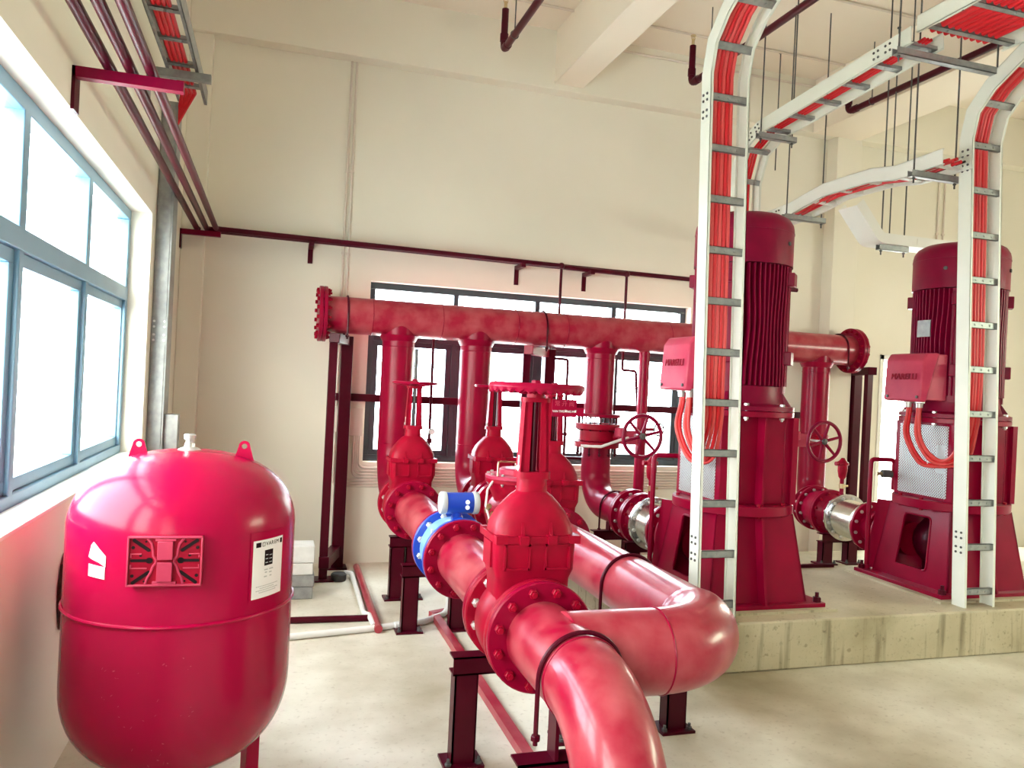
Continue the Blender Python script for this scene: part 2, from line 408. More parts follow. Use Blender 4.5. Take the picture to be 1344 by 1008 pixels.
def window_frame(name, axis, pos, depth, a, z, mull, trans, fw, mat, sash):
    """fixed frame with mullions and transom, sash frames, one glass sheet"""
    def bx(m, a0, a1, z0, z1, d0, d1):
        if axis == 'x': m.box((pos + d0, a0, z0), (pos + d1, a1, z1))
        else: m.box((a0, pos + d0, z0), (a1, pos + d1, z1))
    m = MB()
    bx(m, a[0], a[1], z[0], z[0] + fw, 0, depth); bx(m, a[0], a[1], z[1] - fw, z[1], 0, depth)
    bx(m, a[0], a[0] + fw, z[0] + fw, z[1] - fw, 0, depth); bx(m, a[1] - fw, a[1], z[0] + fw, z[1] - fw, 0, depth)
    for q, w, z0, z1 in mull: bx(m, q - w / 2, q + w / 2, z0, z1, 0, depth)
    for q, w in trans: bx(m, a[0] + fw, a[1] - fw, q - w / 2, q + w / 2, -0.004, depth + 0.004)
    o = struct(m.build(name, mat, bevel=0.004))
    for a0, a1, z0, z1, sw in sash:
        m = MB(); d0, d1 = depth * 0.15, depth * 0.75
        bx(m, a0, a1, z0, z0 + sw, d0, d1); bx(m, a0, a1, z1 - sw, z1, d0, d1)
        bx(m, a0, a0 + sw, z0 + sw, z1 - sw, d0, d1); bx(m, a1 - sw, a1, z0 + sw, z1 - sw, d0, d1)
        m.build('sash', mat, o, bevel=0.003)
    m = MB(); bx(m, a[0] + fw * 0.5, a[1] - fw * 0.5, z[0] + fw * 0.5, z[1] - fw * 0.5, depth * 0.48, depth * 0.52); m.build('pane', 'window_glass', o)
    return o
# back window: strip of four lights above four tall casements
bm_ = [0.75, 1.53, 2.305, 3.08, 3.85]
window_frame('window_1', 'y', YB + 0.10, 0.07, (BW[0], BW[1]), (BW[2], BW[3]),
             [(q, 0.045, 0.92, 2.38) for q in bm_[1:4]], [(1.955, 0.06)], 0.055, 'frame_dark',
             [(bm_[i] + (0.0225 if i else 0.05), bm_[i + 1] - (0.0225 if i < 3 else 0.05), 0.92, 1.93, 0.05) for i in range(4)])
# left window: transom lights above sliding sashes
lq = [1.6, 2.2, 3.15, 4.15, 5.2]
window_frame('window_2', 'x', XL - 0.185, 0.07, (LW[0], LW[1]), (LW[2], LW[3]),
             [(q, 0.07, 2.06, 2.49) for q in lq[1:4]] + [(q, 0.05, 1.11, 2.0) for q in lq[1:4]], [(2.03, 0.08)], 0.06, 'frame_hazed',
             [(lq[i] + 0.02, lq[i + 1] - 0.02, 1.12, 1.99, 0.05) for i in range(4)])
lr = [-2.0, -1.0, 0.05, 1.1]  # mullions of the added, unseen window
window_frame('window_added', 'x', XL - 0.185, 0.07, (LV[0], LV[1]), (LV[2], LV[3]),
             [(q, 0.07, 2.06, 2.49) for q in lr[1:3]] + [(q, 0.05, 1.11, 2.0) for q in lr[1:3]], [(2.03, 0.08)], 0.06, 'frame_hazed',
             [(lr[i] + 0.02, lr[i + 1] - 0.02, 1.12, 1.99, 0.05) for i in range(3)])
# doorway lining at the right end of the back wall
m = MB(); m.box((BD[0], YB - 0.01, 0), (BD[0] + 0.05, YB + 0.25, 2.1)); m.box((BD[1] - 0.05, YB - 0.01, 0), (BD[1], YB + 0.25, 2.1)); m.box((BD[0], YB - 0.01, 2.05), (BD[1], YB + 0.25, 2.1))
struct(m.build('door_1', 'tray_white', bevel=0.003))
# joints across the ceiling
for k, (y, z) in enumerate(((6.18, ZC), (5.2, ZC), (4.2, ZC))):
    m = MB(); m.tube([(XL, y, z - 0.012), (XR, y, z - 0.012)], 0.011, 8)
    o = tag(m.build('ceiling_conduit', 'conduit_paint'), ['thin cream conduit across the ceiling close to the back wall beam', 'thin cream conduit across the ceiling above the pump heads', 'thin cream conduit across the ceiling nearest the middle of the room'][k], 'conduit', 'conduits clipped across the ceiling')
m = MB(); m.tube([(2.56, YB - 0.155, 4.72), (5.05, YB - 0.155, 4.72)], 0.012, 8)
tag(m.build('beam_conduit', 'conduit_paint'), 'thin cream conduit high along the face of the back beam', 'conduit')
# pair of conduits up the back wall at the left, pair at the far right
for x, zb, lab in ((0.505, 1.34, 'left one of the two slim conduits running up the back wall above the grey boxes'), (0.545, 1.34, 'right one of the two slim conduits running up the back wall above the grey boxes'),
               (6.80, 2.15, 'left one of the two slim conduits above the bright doorway'), (6.88, 2.15, 'right one of the two slim conduits above the bright doorway')):
    m = MB(); m.cyl((x, YB - 0.012, zb), (x, YB - 0.012, 4.27), 0.010, seg=10)
    for z in (zb + 0.4, zb + 1.3, zb + 2.0): m.cbox((x, YB - 0.010, z), (0.034, 0.02, 0.02))
    tag(m.build('wall_conduit', 'conduit_paint'), lab, 'conduit', 'upright wall conduits')
# surface conduits under the back window, turning up into two boxes
for x0, lab, z0, z1 in ((0.445, 'cream cable box on the back wall behind the header posts', 1.13, 1.33), (0.60, 'cream cable box on the back wall just left of the window', 1.10, 1.33)):
    b = thing('junction_box', lab, 'cable box', (x0, YB - 0.03, z0), 'cream cable boxes on the back wall')
    m = MB(); m.box((x0, YB - 0.06, z0), (x0 + 0.13, YB, z1)); m.build('box_body', 'conduit_paint', b, bevel=0.004)
    m = MB(); m.box((x0 - 0.004, YB - 0.07, z0 - 0.004), (x0 + 0.134, YB - 0.06, z1 + 0.004)); m.build('box_lid', 'conduit_paint', b, bevel=0.003)
nth = ['topmost', 'second from the top', 'third from the top', 'middle one', 'third from the bottom', 'second from the bottom', 'lowest']
for k in range(7):
    z = 0.82 - k * 0.026
    m = MB(); xv = 0.715 - k * 0.0165 if k < 4 else 0.565 - (k - 4) * 0.03
    m.tube(fillet([(xv, YB - 0.014, 1.10 if k < 4 else 1.13), (xv, YB - 0.014, z), (4.9, YB - 0.014, z)], 0.055), 0.0105, 8)
    tag(m.build('surface_conduit', 'conduit_paint'), f'pinkish conduit along the wall under the window, {nth[k]} of the seven', 'conduit', 'conduits under the back window')
# broken hole in the left wall behind the tank
m = MB(); rows = []
for i, (rr, d) in enumerate(((0.135, 0.0), (0.13, 0.012), (0.10, 0.022), (0.065, 0.008), (0.025, 0.004))):
    rows.append([V((XL + d + random.uniform(0, 0.006), 3.42 + rr * 0.55 * math.cos(2 * PI * k / 22) * random.uniform(0.85, 1.15), 0.70 + rr * math.sin(2 * PI * k / 22) * random.uniform(0.85, 1.15))) for k in range(22)])
m.grid(rows); tag(m.build('wall_break', 'broken_mortar', angle=20), 'dark ragged broken patch in the left wall plaster behind the red tank', 'wall damage')
# stack of light concrete blocks behind the tank
for k, (z0, z1, mt, dx) in enumerate(((0, 0.085, 'block_concrete', 0), (0.087, 0.17, 'block_concrete', 0.008), (0.172, 0.255, 'block_white', -0.004), (0.257, 0.375, 'block_white', 0.003))):
    m = MB(); m.box((-0.16 + dx, 5.68, z0), (0.325 + dx, 5.9, z1))
    tag(m.build('concrete_block', mt, bevel=0.006), ['grey concrete block at the bottom of the stack behind the tank', 'grey concrete block lying on the bottom block of the stack', 'pale concrete block laid on the two grey ones', 'white block on top of the stack behind the tank'][k], 'block', 'stacked concrete blocks')

# ------------------------------------------------------------------ pipework
XA, XB, ZP = 0.96, 1.62, 0.69              # the two long lines and the height of their axes
RP, RF = 0.133, 0.2025                     # pipe and flange radii
YH, ZH, RH = 6.39, 2.09, 0.148             # header pipe
X3, X4, ZQ = 2.77, 5.06, 0.60              # the two pump risers, height of the pump inlets
FT = 0.028
def flange(m, c, axis, h0=0.003, ri=RP - 0.01, ro=RF): m.annulus(c, axis, ri, ro, h0, h0 + FT, ch=0.005)
def weld(parent, c, axis, r, mat='red_paint'):
    m = MB(); m.torus(c, axis, r, 0.004, 40, 6); return m.build('weld_seam', mat, parent)

def gate_valve(loc, label, stem_top=0.93, wheel='scalloped', zinc=True):
    t = thing('gate_valve', label, 'valve', loc, 'red rising stem gate valves')
    L = V(loc); mb = lambda: MB()
    # body with end flanges
    m = MB(); q = L
    m.lathe([(0.15, -0.165), (0.15, -0.10), (0.185, -0.06), (0.19, 0.0), (0.185, 0.06), (0.15, 0.10), (0.15, 0.165)], q, Y_, 40)
    def sec(z, hx, hy, e): return (q.z + z, hx, hy, e, q.x, q.y)
    m.loft([sec(-0.12, 0.10, 0.08, 3), sec(0.0, 0.15, 0.095, 4), sec(0.12, 0.146, 0.097, 5), sec(0.185, 0.146, 0.097, 6), sec(0.22, 0.158, 0.105, 7), sec(0.33, 0.160, 0.108, 7)], 44)
    for sy in (-1, 1):                      # raised casting ribs on both faces
        y = q.y + sy * 0.106
        for x0, x1, z0, z1 in ((-0.125, -0.03, 0.312, 0.32), (0.03, 0.125, 0.312, 0.32), (-0.125, -0.03, 0.225, 0.233), (0.03, 0.125, 0.225, 0.233), (-0.13, -0.121, 0.225, 0.32), (-0.037, -0.028, 0.225, 0.32), (0.028, 0.037, 0.225, 0.32), (0.121, 0.13, 0.225, 0.32)):
            m.box((q.x + x0, y - 0.006, q.z + z0), (q.x + x1, y + 0.006, q.z + z1))
    for sx in (-1, 1): m.box((q.x + sx * 0.160 - 0.006, q.y - 0.05, q.z + 0.225), (q.x + sx * 0.160 + 0.006, q.y + 0.05, q.z + 0.32))
    m.build('valve_body', 'red_cast', t, 40)
    for s in (-1, 1):
        m = MB(); m.annulus(q + V((0, s * 0.165, 0)), Y_ * s, 0.11, RF, -0.034, -0.004, ch=0.005); m.annulus(q + V((0, s * 0.165, 0)), Y_ * s, 0.11, RF - 0.012, -0.005, 0.004, ch=0.001); m.build('flange', 'red_cast', t)
    # bonnet: bolted rim and dome with ribs
    m = MB()
    m.loft([sec(0.326, 0.168, 0.120, 7), sec(0.350, 0.168, 0.120, 7)], 44)
    m.loft([sec(0.346, 0.156, 0.104, 5), sec(0.385, 0.152, 0.102, 4), sec(0.43, 0.132, 0.092, 3), sec(0.465, 0.104, 0.078, 2.6), sec(0.49, 0.080, 0.064, 2.4), sec(0.505, 0.058, 0.050, 2.6), sec(0.56, 0.054, 0.048, 3)], 44)
    for sx in (-0.06, 0.05):
        for sy in (-1, 1):
            m.prism([(q.x + sx - 0.006, q.y + sy * 0.125, q.z + 0.345), (q.x + sx - 0.006, q.y + sy * 0.09, q.z + 0.345), (q.x + sx - 0.006, q.y + sy * 0.07, q.z + 0.44), (q.x + sx - 0.006, q.y + sy * 0.098, q.z + 0.40), (q.x + sx - 0.006, q.y + sy * 0.112, q.z + 0.36)], (0.012, 0, 0))
            m.cbox((q.x + sx, q.y + sy * 0.118, q.z + 0.339), (0.035, 0.03, 0.03))
    for sx in (-1, 1):
        for sy in (-1, 1): m.cbox((q.x + sx * 0.142, q.y + sy * 0.10, q.z + 0.338), (0.045, 0.04, 0.030))
    m.build('bonnet', 'red_cast', t, 40)
    # yoke: gland flange, two channel arms, top boss
    m = MB(); m.loft([sec(0.555, 0.066, 0.05, 4), sec(0.58, 0.066, 0.05, 4)], 24)
    for s in (-1, 1):
        m.prism([(q.x + s * 0.056, q.y - 0.03, q.z + 0.575), (q.x + s * 0.022, q.y - 0.03, q.z + 0.575), (q.x + s * 0.018, q.y - 0.022, q.z + 0.85), (q.x + s * 0.046, q.y - 0.022, q.z + 0.85)], (0, 0.016, 0))
        m.prism([(q.x + s * 0.056, q.y + 0.014, q.z + 0.575), (q.x + s * 0.022, q.y + 0.014, q.z + 0.575), (q.x + s * 0.018, q.y + 0.008, q.z + 0.85), (q.x + s * 0.046, q.y + 0.008, q.z + 0.85)], (0, 0.016, 0))
        m.prism([(q.x + s * 0.058, q.y - 0.03, q.z + 0.575), (q.x + s * 0.058, q.y + 0.03, q.z + 0.575), (q.x + s * 0.047, q.y + 0.022, q.z + 0.85), (q.x + s * 0.047, q.y - 0.022, q.z + 0.85)], (-s * 0.012, 0, 0))
    m.loft([sec(0.845, 0.055, 0.032, 4), sec(0.862, 0.055, 0.032, 4)], 24); m.cyl(q + V((0, 0, 0.86)), q + V((0, 0, 0.885)), 0.034, seg=20)
    m.build('yoke', 'red_cast', t, 40)
    m = MB(); m.cyl(q + V((0, 0, 0.50)), q + V((0, 0, stem_top)), 0.0135, seg=12)
    m.build('stem', 'dark_steel' if stem_top > 1 else 'maroon_paint', t)
    for s in (-1, 1):
        m = MB(); m.cyl(q + V((s * 0.052, 0.0, 0.555)), q + V((s * 0.052, 0, 0.64)), 0.007, seg=8); m.hexhead(q + V((s * 0.052, 0, 0.585)), Z_, 0.013, 0.016)
        m.build('gland_bolt', 'zinc_bolt', t)
    # handwheel
    R = 0.168; zc = q.z + (0.90 if wheel == 'scalloped' else 0.885); m = MB()
    if wheel == 'scalloped':
        n = 120; rows = []
        for k in range(10):
            row = []
            for j in range(n):
                a = 2 * PI * j / n; c = math.cos(2 * PI * k / 10); sn = math.sin(2 * PI * k / 10)
                lob = 0.006 * math.cos(28 * a) if sn < -0.2 else 0
                row.append(V((q.x + (R + 0.015 * c) * math.cos(a), q.y + (R + 0.015 * c) * math.sin(a), zc + 0.019 * sn - lob)))
            rows.append(row)
        rows.append(rows[0]); m.grid(rows, True, False, False)
    else: m.torus((q.x, q.y, zc), Z_, R * 0.92, 0.010, 44, 8)
    m.build('handwheel_rim', 'red_paint', t)
    for k in range(5):
        a = 2 * PI * k / 5 + 0.5; d = V((math.cos(a), math.sin(a), 0)); m = MB()
        m.tube([V((q.x, q.y, zc - 0.014)) + d * 0.02, V((q.x, q.y, zc - 0.012)) + d * 0.09, V((q.x, q.y, zc)) + d * (R * 0.93)], [0.013, 0.011, 0.009], 8)
        m.build('spoke', 'red_paint', t)
    m = MB(); m.cyl((q.x, q.y, zc - 0.03), (q.x, q.y, zc + 0.014), 0.032, 0.026, seg=18); m.hexhead((q.x, q.y, zc + 0.012), Z_, 0.020, 0.016); m.build('handwheel_hub', 'red_paint', t)
    for s in (-1, 1):
        bolts(t, q + V((0, s * 0.165, 0)), Y_, 0.170, 12, 0.0175, 0.070, 'zinc_bolt' if (zinc and s > 0) else 'red_cast')
    return t
VA1, VA2, VB1, VB3 = (XA, 5.515, ZP), (XA, 2.82, ZP), (XB, 5.72, ZP), (XB, 4.41, ZP)
gate_valve(VA2, 'large red gate valve in the front, its wavy-rimmed handwheel carrying a small red sign')
gate_valve(VA1, 'red gate valve behind the blue flow meter, dark stem rising above its thin handwheel', 1.13, 'plain')
gate_valve(VB1, 'red gate valve at the foot of the second pipe drop, thin flat handwheel', 0.93, 'plain')
gate_valve(VB3, 'red gate valve half hidden directly behind the front valve, on the returning pipe', 0.93, 'scalloped')
# small red sign hung on the front handwheel
s = thing('valve_sign', 'small red sign with white Vietnamese lettering under the front handwheel', 'sign', (1.035, 2.70, 1.50))
m = MB(); m.box((0.985, 2.698, 1.487), (1.082, 2.702, 1.552)); m.build('plate', 'red_paint', s)
Ms = frame_at((1.033, 2.6968, 1.535), X_, Z_)
text_mesh('lettering', '\u5e38 \u5f00 \u9600', 0.022, 0.0006, 'box_red', Ms, s)
text_mesh('lettering', 'VAN TH\u01af\u1edcNG M\u1ede', 0.0112, 0.0006, 'paper_white', frame_at((1.033, 2.6968, 1.507), X_, Z_), s)
m = MB(); m.box((1.079, 2.699, 1.492), (1.112, 2.703, 1.522)); m.build('tab', 'red_paint', s)
for x in (1.0, 1.065):
    m = MB(); m.tube([(x, 2.70, 1.55), (x, 2.696, 1.567), (x, 2.70, 1.60), (x, 2.69, 1.57)], 0.002, 6); m.build('hanging_wire', 'zinc_bolt', s)

# header with its four drops
h = thing('header_pipe', 'long thick red header pipe in front of the back window with four downpipes', 'pipe', (0.34, YH, ZH))
m = MB(); m.cyl((0.34, YH, ZH), (5.46, YH, ZH), RH, seg=48); m.build('main_pipe', 'red_pipe_dust_sheen', h)
for xe, s in ((0.34, -1), (5.46, 1)):
    m = MB(); m.annulus((xe, YH, ZH), X_ * s, RH - 0.01, 0.222, -0.03, 0.0); m.build('flange', 'red_paint', h)
    m = MB(); m.lathe([(0.222, 0.004), (0.222, 0.03), (0.215, 0.034)], (xe, YH, ZH), X_ * s, 48); m.build('blind_flange', 'red_paint', h)
    bolts(h, (xe + s * 0.002, YH, ZH), X_ * s, 0.19, 16, 0.017, 0.066, 'red_cast')
for x, y1 in ((XA, 5.68 + FT), (XB, 5.885 + FT)):
    m = MB(); m.tube(fillet([(x, YH, ZH - 0.02), (x, YH, ZP), (x, y1 - FT, ZP)], 0.38, 16), RP, 40); m.build('downpipe', 'red_paint', h)
    m = MB(); flange(m, (x, y1 - FT, ZP), Y_); m.build('flange', 'red_paint', h)
    m = MB(); m.lathe([(RP + 0.03, 0), (RP + 0.004, 0.05), (RP, 0.05)], (x, YH, ZH - RH + 0.012), -Z_, 40); m.build('branch_weld', 'red_paint', h)
    weld(h, (x, YH, 1.98 - 0.12), Z_, RP); weld(h, (x, YH, ZP + 0.38), Z_, RP); weld(h, (x, YH - 0.38, ZP), Y_, RP)
m = MB(); m.cyl((X3, YH, ZH - 0.02), (X3, YH, 1.345), RP - 0.004, seg=40); m.build('downpipe', 'red_paint', h)
m = MB(); m.annulus((X3, YH, 1.345), -Z_, RP - 0.02, RF, -FT, 0.0); m.build('flange', 'red_paint', h)
def pump_dir(i): return V((0.05, -1.6, 0)).normalized() if i == 0 else V((-0.54, -0.84, 0)).normalized()
d4 = pump_dir(1)
E4 = V((X4, YH, ZQ)) + d4 * 0.48
m = MB(); m.tube(fillet([V((X4, YH, ZH - 0.02)), V((X4, YH, ZQ)), E4], 0.36, 16), RP - 0.004, 40); m.build('downpipe', 'red_paint', h)
m = MB(); m.annulus(E4, d4, RP - 0.02, RF, -FT, 0.0); m.build('flange', 'red_paint', h)
for x in (X3, X4):
    weld(h, (x, YH, 1.86), Z_, RP - 0.004)
    m = MB(); m.lathe([(RP + 0.03, 0), (RP + 0.004, 0.05), (RP, 0.05)], (x, YH, ZH - RH + 0.012), -Z_, 40); m.build('branch_weld', 'red_paint', h)
for x in (0.93 - 0.2, 1.30, 1.95, 2.40, 3.4, 4.3): weld(h, (x, YH, ZH), X_, RH)
def u_bolt(c, axis, R, drop, label, name='pipe_clamp', mat='maroon_paint', r=0.008):
    """strap round a pipe whose legs run down to its support"""
    a = V(axis).normalized(); side = a.cross(Z_).normalized(); c = V(c); m = MB()
    pts = [c - side * R - Z_ * drop] + [c + side * R * math.cos(PI - PI * k / 24) + Z_ * R * math.sin(PI * k / 24) for k in range(25)] + [c + side * R - Z_ * drop]
    m.tube(pts, r, 8)
    for s in (-1, 1): m.hexhead(c + side * R * s - Z_ * (drop - 0.015), Z_, r * 1.9, 0.016)
    return tag(m.build(name, mat), label, 'clamp', 'u-bolt clamps holding the pipes')
u_bolt((0.53, YH, ZH), X_, RH + 0.008, RH + 0.05, 'u-bolt over the left end of the header pipe above its double posts')
u_bolt((2.20, YH, ZH), X_, RH + 0.008, RH + 0.05, 'u-bolt over the middle of the header pipe')
u_bolt((5.30, YH, ZH), X_, RH + 0.008, RH + 0.05, 'u-bolt over the right end of the header pipe')

# front line: spool, blue flow meter, spool, valve, then the U-shaped return
p = thing('pipe_spool', 'short red flanged pipe between the rear gate valve and the blue flow meter', 'pipe', (XA, 4.2, ZP), 'straight flanged pipe lengths')
m = MB(); m.cyl((XA, 4.19, ZP), (XA, 5.35, ZP), RP, seg=40); m.build('pipe', 'red_pipe_dust_sheen', p)
for y, s in ((5.35, -1), (4.19, 1)):
    m = MB(); flange(m, (XA, y, ZP), Y_ * s); m.build('flange', 'red_paint', p)
p = thing('pipe_spool', 'short red flanged pipe between the blue flow meter and the front valve', 'pipe', (XA, 3.0, ZP), 'straight flanged pipe lengths')
m = MB(); m.cyl((XA, 2.985, ZP), (XA, 3.88, ZP), RP, seg=40); m.build('pipe', 'red_pipe_dust_sheen', p)
for y, s in ((3.88, -1), (2.985, 1)):
    m = MB(); flange(m, (XA, y, ZP), Y_ * s); m.build('flange', 'red_paint', p)
f = thing('flow_meter', 'blue electromagnetic flow meter clamped between red flanges', 'flow meter', (XA, 4.035, ZP))
m = MB(); m.lathe([(0.165, -0.13), (0.172, -0.10), (0.172, 0.10), (0.165, 0.13)], (XA, 4.035, ZP), Y_, 48); m.build('meter_body', 'meter_blue_sunlit', f)
for s in (-1, 1):
    m = MB(); m.annulus((XA, 4.035 + s * 0.155, ZP), Y_ * s, 0.11, RF, -0.028, 0.0); m.build('flange', 'meter_blue', f)
    bolts(f, (XA, 4.035 + s * 0.155, ZP), Y_, 0.172, 12, 0.0175, 0.064, 'zinc_bolt' if s > 0 else 'red_cast')
m = MB(); m.cyl((XA, 4.035, ZP + 0.165), (XA, 4.035, ZP + 0.235), 0.022, 0.03, 16); m.cbox((XA, 4.035, ZP + 0.18), (0.05, 0.05, 0.02)); m.build('neck', 'meter_blue', f)
zc = ZP + 0.262
m = MB(); m.lathe([(0.05, -0.075), (0.056, -0.07), (0.056, 0.07), (0.05, 0.075)], (XA + 0.01, 4.035, zc), X_, 32); m.build('converter_head', 'meter_blue', f)
for s in (-1, 1):
    m = MB(); m.lathe([(0.058, 0.072), (0.060, 0.076), (0.060, 0.098), (0.056, 0.104), (0.042, 0.104), (0.040, 0.098), (0.001, 0.098)], (XA + 0.01, 4.035, zc), X_ * s, 32); m.build('end_cap', 'grey_plastic', f)
for dz in (0.012, -0.016):
    m = MB(); m.cyl((XA + 0.045, 3.988, zc + dz), (XA + 0.043, 3.975, zc + dz), 0.0115, seg=16); m.build('cable_entry', 'paper_white', f)
m = MB(); m.box((XA - 0.14, 3.985, ZP + 0.085), (XA - 0.128, 4.02, ZP + 0.125)); m.build('type_plate', 'grey_plastic', f)
# front spool with tee and U return
YT = 2.44
p = thing('return_bend', 'big red return bend in the foreground sweeping round to the right', 'pipe', (XA, YT, ZP))
m = MB(); m.tube(fillet([(XA, 2.655, ZP), (XA, 1.90, ZP), (XA, 1.90, 0.0)], 0.33, 20), RP, 48); m.build('pipe', 'red_pipe_dust_sheen', p)
m = MB(); m.tube(fillet([(XA + 0.02, YT, ZP), (XB, YT, ZP), (XB, 4.245, ZP)], 0.30, 24), [0.146] * 22 + [0.146 - 0.013 * k / 4 for k in range(5)], 48); m.build('branch_pipe', 'red_pipe_dust_sheen', p)
for c in ((XA, 2.655, ZP), (XB, 4.245, ZP)):
    m = MB(); flange(m, c, -Y_); m.build('flange', 'red_paint', p)
weld(p, (XB, YT + 0.30, ZP), Y_, RP); weld(p, (XA, 2.23, ZP), Y_, RP); weld(p, (XB - 0.30, YT, ZP), X_, 0.146)
u_bolt((XA, 2.25, ZP), Y_, RP + 0.009, 0.20, 'dark u-bolt round the front pipe just before it bends down')
u_bolt((XB, 3.28, ZP), Y_, RP + 0.009, 0.20, 'dark u-bolt round the returning pipe behind the front valve')
# return line: control valve between two gate valves
c = thing('control_valve', 'red diaphragm control valve with bolted cover and small brass pilot fittings behind the front valve', 'valve', (XB, 5.10, ZP))
q = V((XB, 5.10, ZP))
m = MB(); m.lathe([(0.14, -0.33), (0.14, -0.22), (0.18, -0.10), (0.18, 0.10), (0.14, 0.22), (0.14, 0.33)], q, Y_, 36); m.build('valve_body', 'red_cast', c)
m = MB(); m.lathe([(0.125, 0.05), (0.15, 0.12), (0.185, 0.20), (0.192, 0.235), (0.212, 0.238), (0.212, 0.262)], q, Z_, 40); m.build('bowl', 'red_cast', c)
m = MB(); m.lathe([(0.212, 0.264), (0.212, 0.284), (0.205, 0.288), (0.12, 0.296), (0.118, 0.325), (0.108, 0.332), (0.001, 0.334)], q, Z_, 40); m.build('cover', 'box_red', c)
bolts(c, q + V((0, 0, 0.263)), Z_, 0.192, 12, 0.011, 0.052, 'zinc_bolt')
for s in (-1, 1):
    m = MB(); m.annulus(q + V((0, s * 0.33, 0)), Y_ * s, 0.11, RF, -FT, 0.0); m.build('flange', 'red_cast', c)
    bolts(c, q + V((0, s * 0.33, 0)), Y_, 0.170, 12, 0.0145, 0.058, 'red_cast')
for dx, dy, hh in ((0.02, -0.04, 0.11), (0.075, -0.02, 0.075)):
    m = MB(); b = q + V((dx, dy, 0.33)); m.cyl(b, b + Z_ * 0.03, 0.016, seg=6); m.cyl(b + Z_ * 0.03, b + Z_ * hh, 0.011, 0.009, 12); m.sphere(b + Z_ * hh, 0.016, 12, 6); m.cyl(b + Z_ * 0.05 - X_ * 0.03, b + Z_ * 0.05 + X_ * 0.03, 0.007, seg=8)
    m.build('pilot_fitting', 'box_red' if hh > 0.1 else 'zinc_bolt', c)
m = MB(); m.tube(fillet([q + V((0.02, -0.04, 0.375)), q + V((-0.16, -0.10, 0.385)), q + V((-0.165, -0.11, 0.285))], 0.02), 0.006, 8); m.build('pilot_tube', 'brass', c)
m = MB(); m.tube([q + V((-0.19, -0.09, 0.25)), q + V((-0.235, -0.13, 0.20)), q + V((-0.25, -0.16, 0.10)), q + V((-0.23, -0.18, 0.02)), q + V((-0.15, -0.2, -0.01))], 0.008, 8); m.build('pilot_tube', 'white_plastic', c)
m = MB(); m.cyl(q + V((-0.235, -0.13, 0.06)), q + V((-0.235, -0.19, 0.10)), 0.018, seg=10); m.cyl(q + V((-0.22, -0.15, 0.0)), q + V((-0.20, -0.17, 0.06)), 0.014, seg=10); m.build('pilot_valve', 'brass', c)
for y0, y1, lab in ((4.575, 4.77, 'very short red flanged piece between the half-hidden gate valve and the control valve'), (5.43, 5.555, 'very short red flanged piece between the control valve and the rear gate valve')):
    p = thing('pipe_spool', lab, 'pipe', (XB, y0, ZP), 'straight flanged pipe lengths')
    m = MB(); m.cyl((XB, y0, ZP), (XB, y1, ZP), RP, seg=36); m.build('pipe', 'red_paint', p)
    for y, s in ((y0, 1), (y1, -1)):
        m = MB(); flange(m, (XB, y, ZP), Y_ * s); m.build('flange', 'red_paint', p)

# ---------------- pump lines: butterfly valve, elbow, check valve, bellows
def handwheel_side(parent, c, R, mat='motor_red', n=6):
    c = V(c); m = MB(); m.torus(c, Y_, R, 0.0165, 48, 10); m.build('handwheel_rim', mat, parent)
    for k in range(n):
        a = 2 * PI * (k + 0.25) / n; d = V((math.cos(a), 0, math.sin(a))); m = MB()
        m.tube([c + d * 0.02 + Y_ * 0.012, c + d * (R * 0.98)], [0.016, 0.012], 8); m.build('spoke', mat, parent)
    m = MB(); m.lathe([(0.028, 0.03), (0.028, -0.012), (0.020, -0.02), (0.001, -0.022)], c, Y_, 20); m.build('handwheel_hub', 'dark_steel', parent)
def butterfly(x, z, wheel, label, slim=False):
    t = thing('butterfly_valve', label, 'valve', (x, YH, z), 'geared butterfly valves of the pump lines')
    r = 0.165 if not slim else 0.142
    m = MB(); m.annulus((x, YH, z), Z_, RP - 0.012, r, -0.055, 0.055, ch=0.012); m.build('valve_body', 'red_cast', t)
    w = V(wheel); m = MB()
    m.tube([(x + (0.10 if not slim else -0.05), YH - 0.10, z), (w.x - 0.10 if not slim else w.x, YH - 0.16, z)], 0.034, 14)
    m.build('neck', 'red_cast', t)
    m = MB(); g = V((w.x - 0.05, YH - 0.17, z)); m.cbox(g, (0.17, 0.11, 0.12)); m.cyl(g + V((-0.07, -0.02, 0)), g + V((-0.07, -0.02, 0.085)), 0.055, seg=20); m.build('gearbox', 'box_red', t, bevel=0.012)
    m = MB(); m.cyl((w.x, YH - 0.14, w.z), w, 0.011, seg=12); m.build('shaft', 'zinc_bolt', t)
    handwheel_side(t, w, 0.178)
    return t
zb = 1.18
t = butterfly(X3, zb, (3.03, 6.02, 1.205), 'butterfly valve with red gearbox and big spoked handwheel on the third downpipe')
for s in (-1, 1):                           # its companion flanges belong to the pipes; studs hold the stack
    bolts(t, (X3, YH, zb + s * 0.11), Z_, 0.172, 12, 0.0135, 0.09, 'maroon_paint')
for s, z0 in ((1, zb + 0.055), (-1, zb - 0.055)):
    m = MB(); m.annulus((X3, YH, z0), Z_ * s, RP - 0.02, RF, 0.0, 0.05); m.build('clamp_flange', 'red_cast', t)
m = MB(); m.tube([(X3 - 0.19, YH - 0.10, zb - 0.09), (X3 - 0.05, YH - 0.21, zb - 0.085), (X3 + 0.12, YH - 0.235, zb - 0.02), (X3 + 0.2, YH - 0.22, zb + 0.0)], 0.013, 10)
tag(m.build('flexible_conduit', 'white_plastic'), 'pale flexible hose slung round the butterfly valve', 'hose')
butterfly(X4, 1.20, (4.82, 5.93, 1.21), 'butterfly valve with spoked handwheel on the last pipe drop, right of the front pump', True)
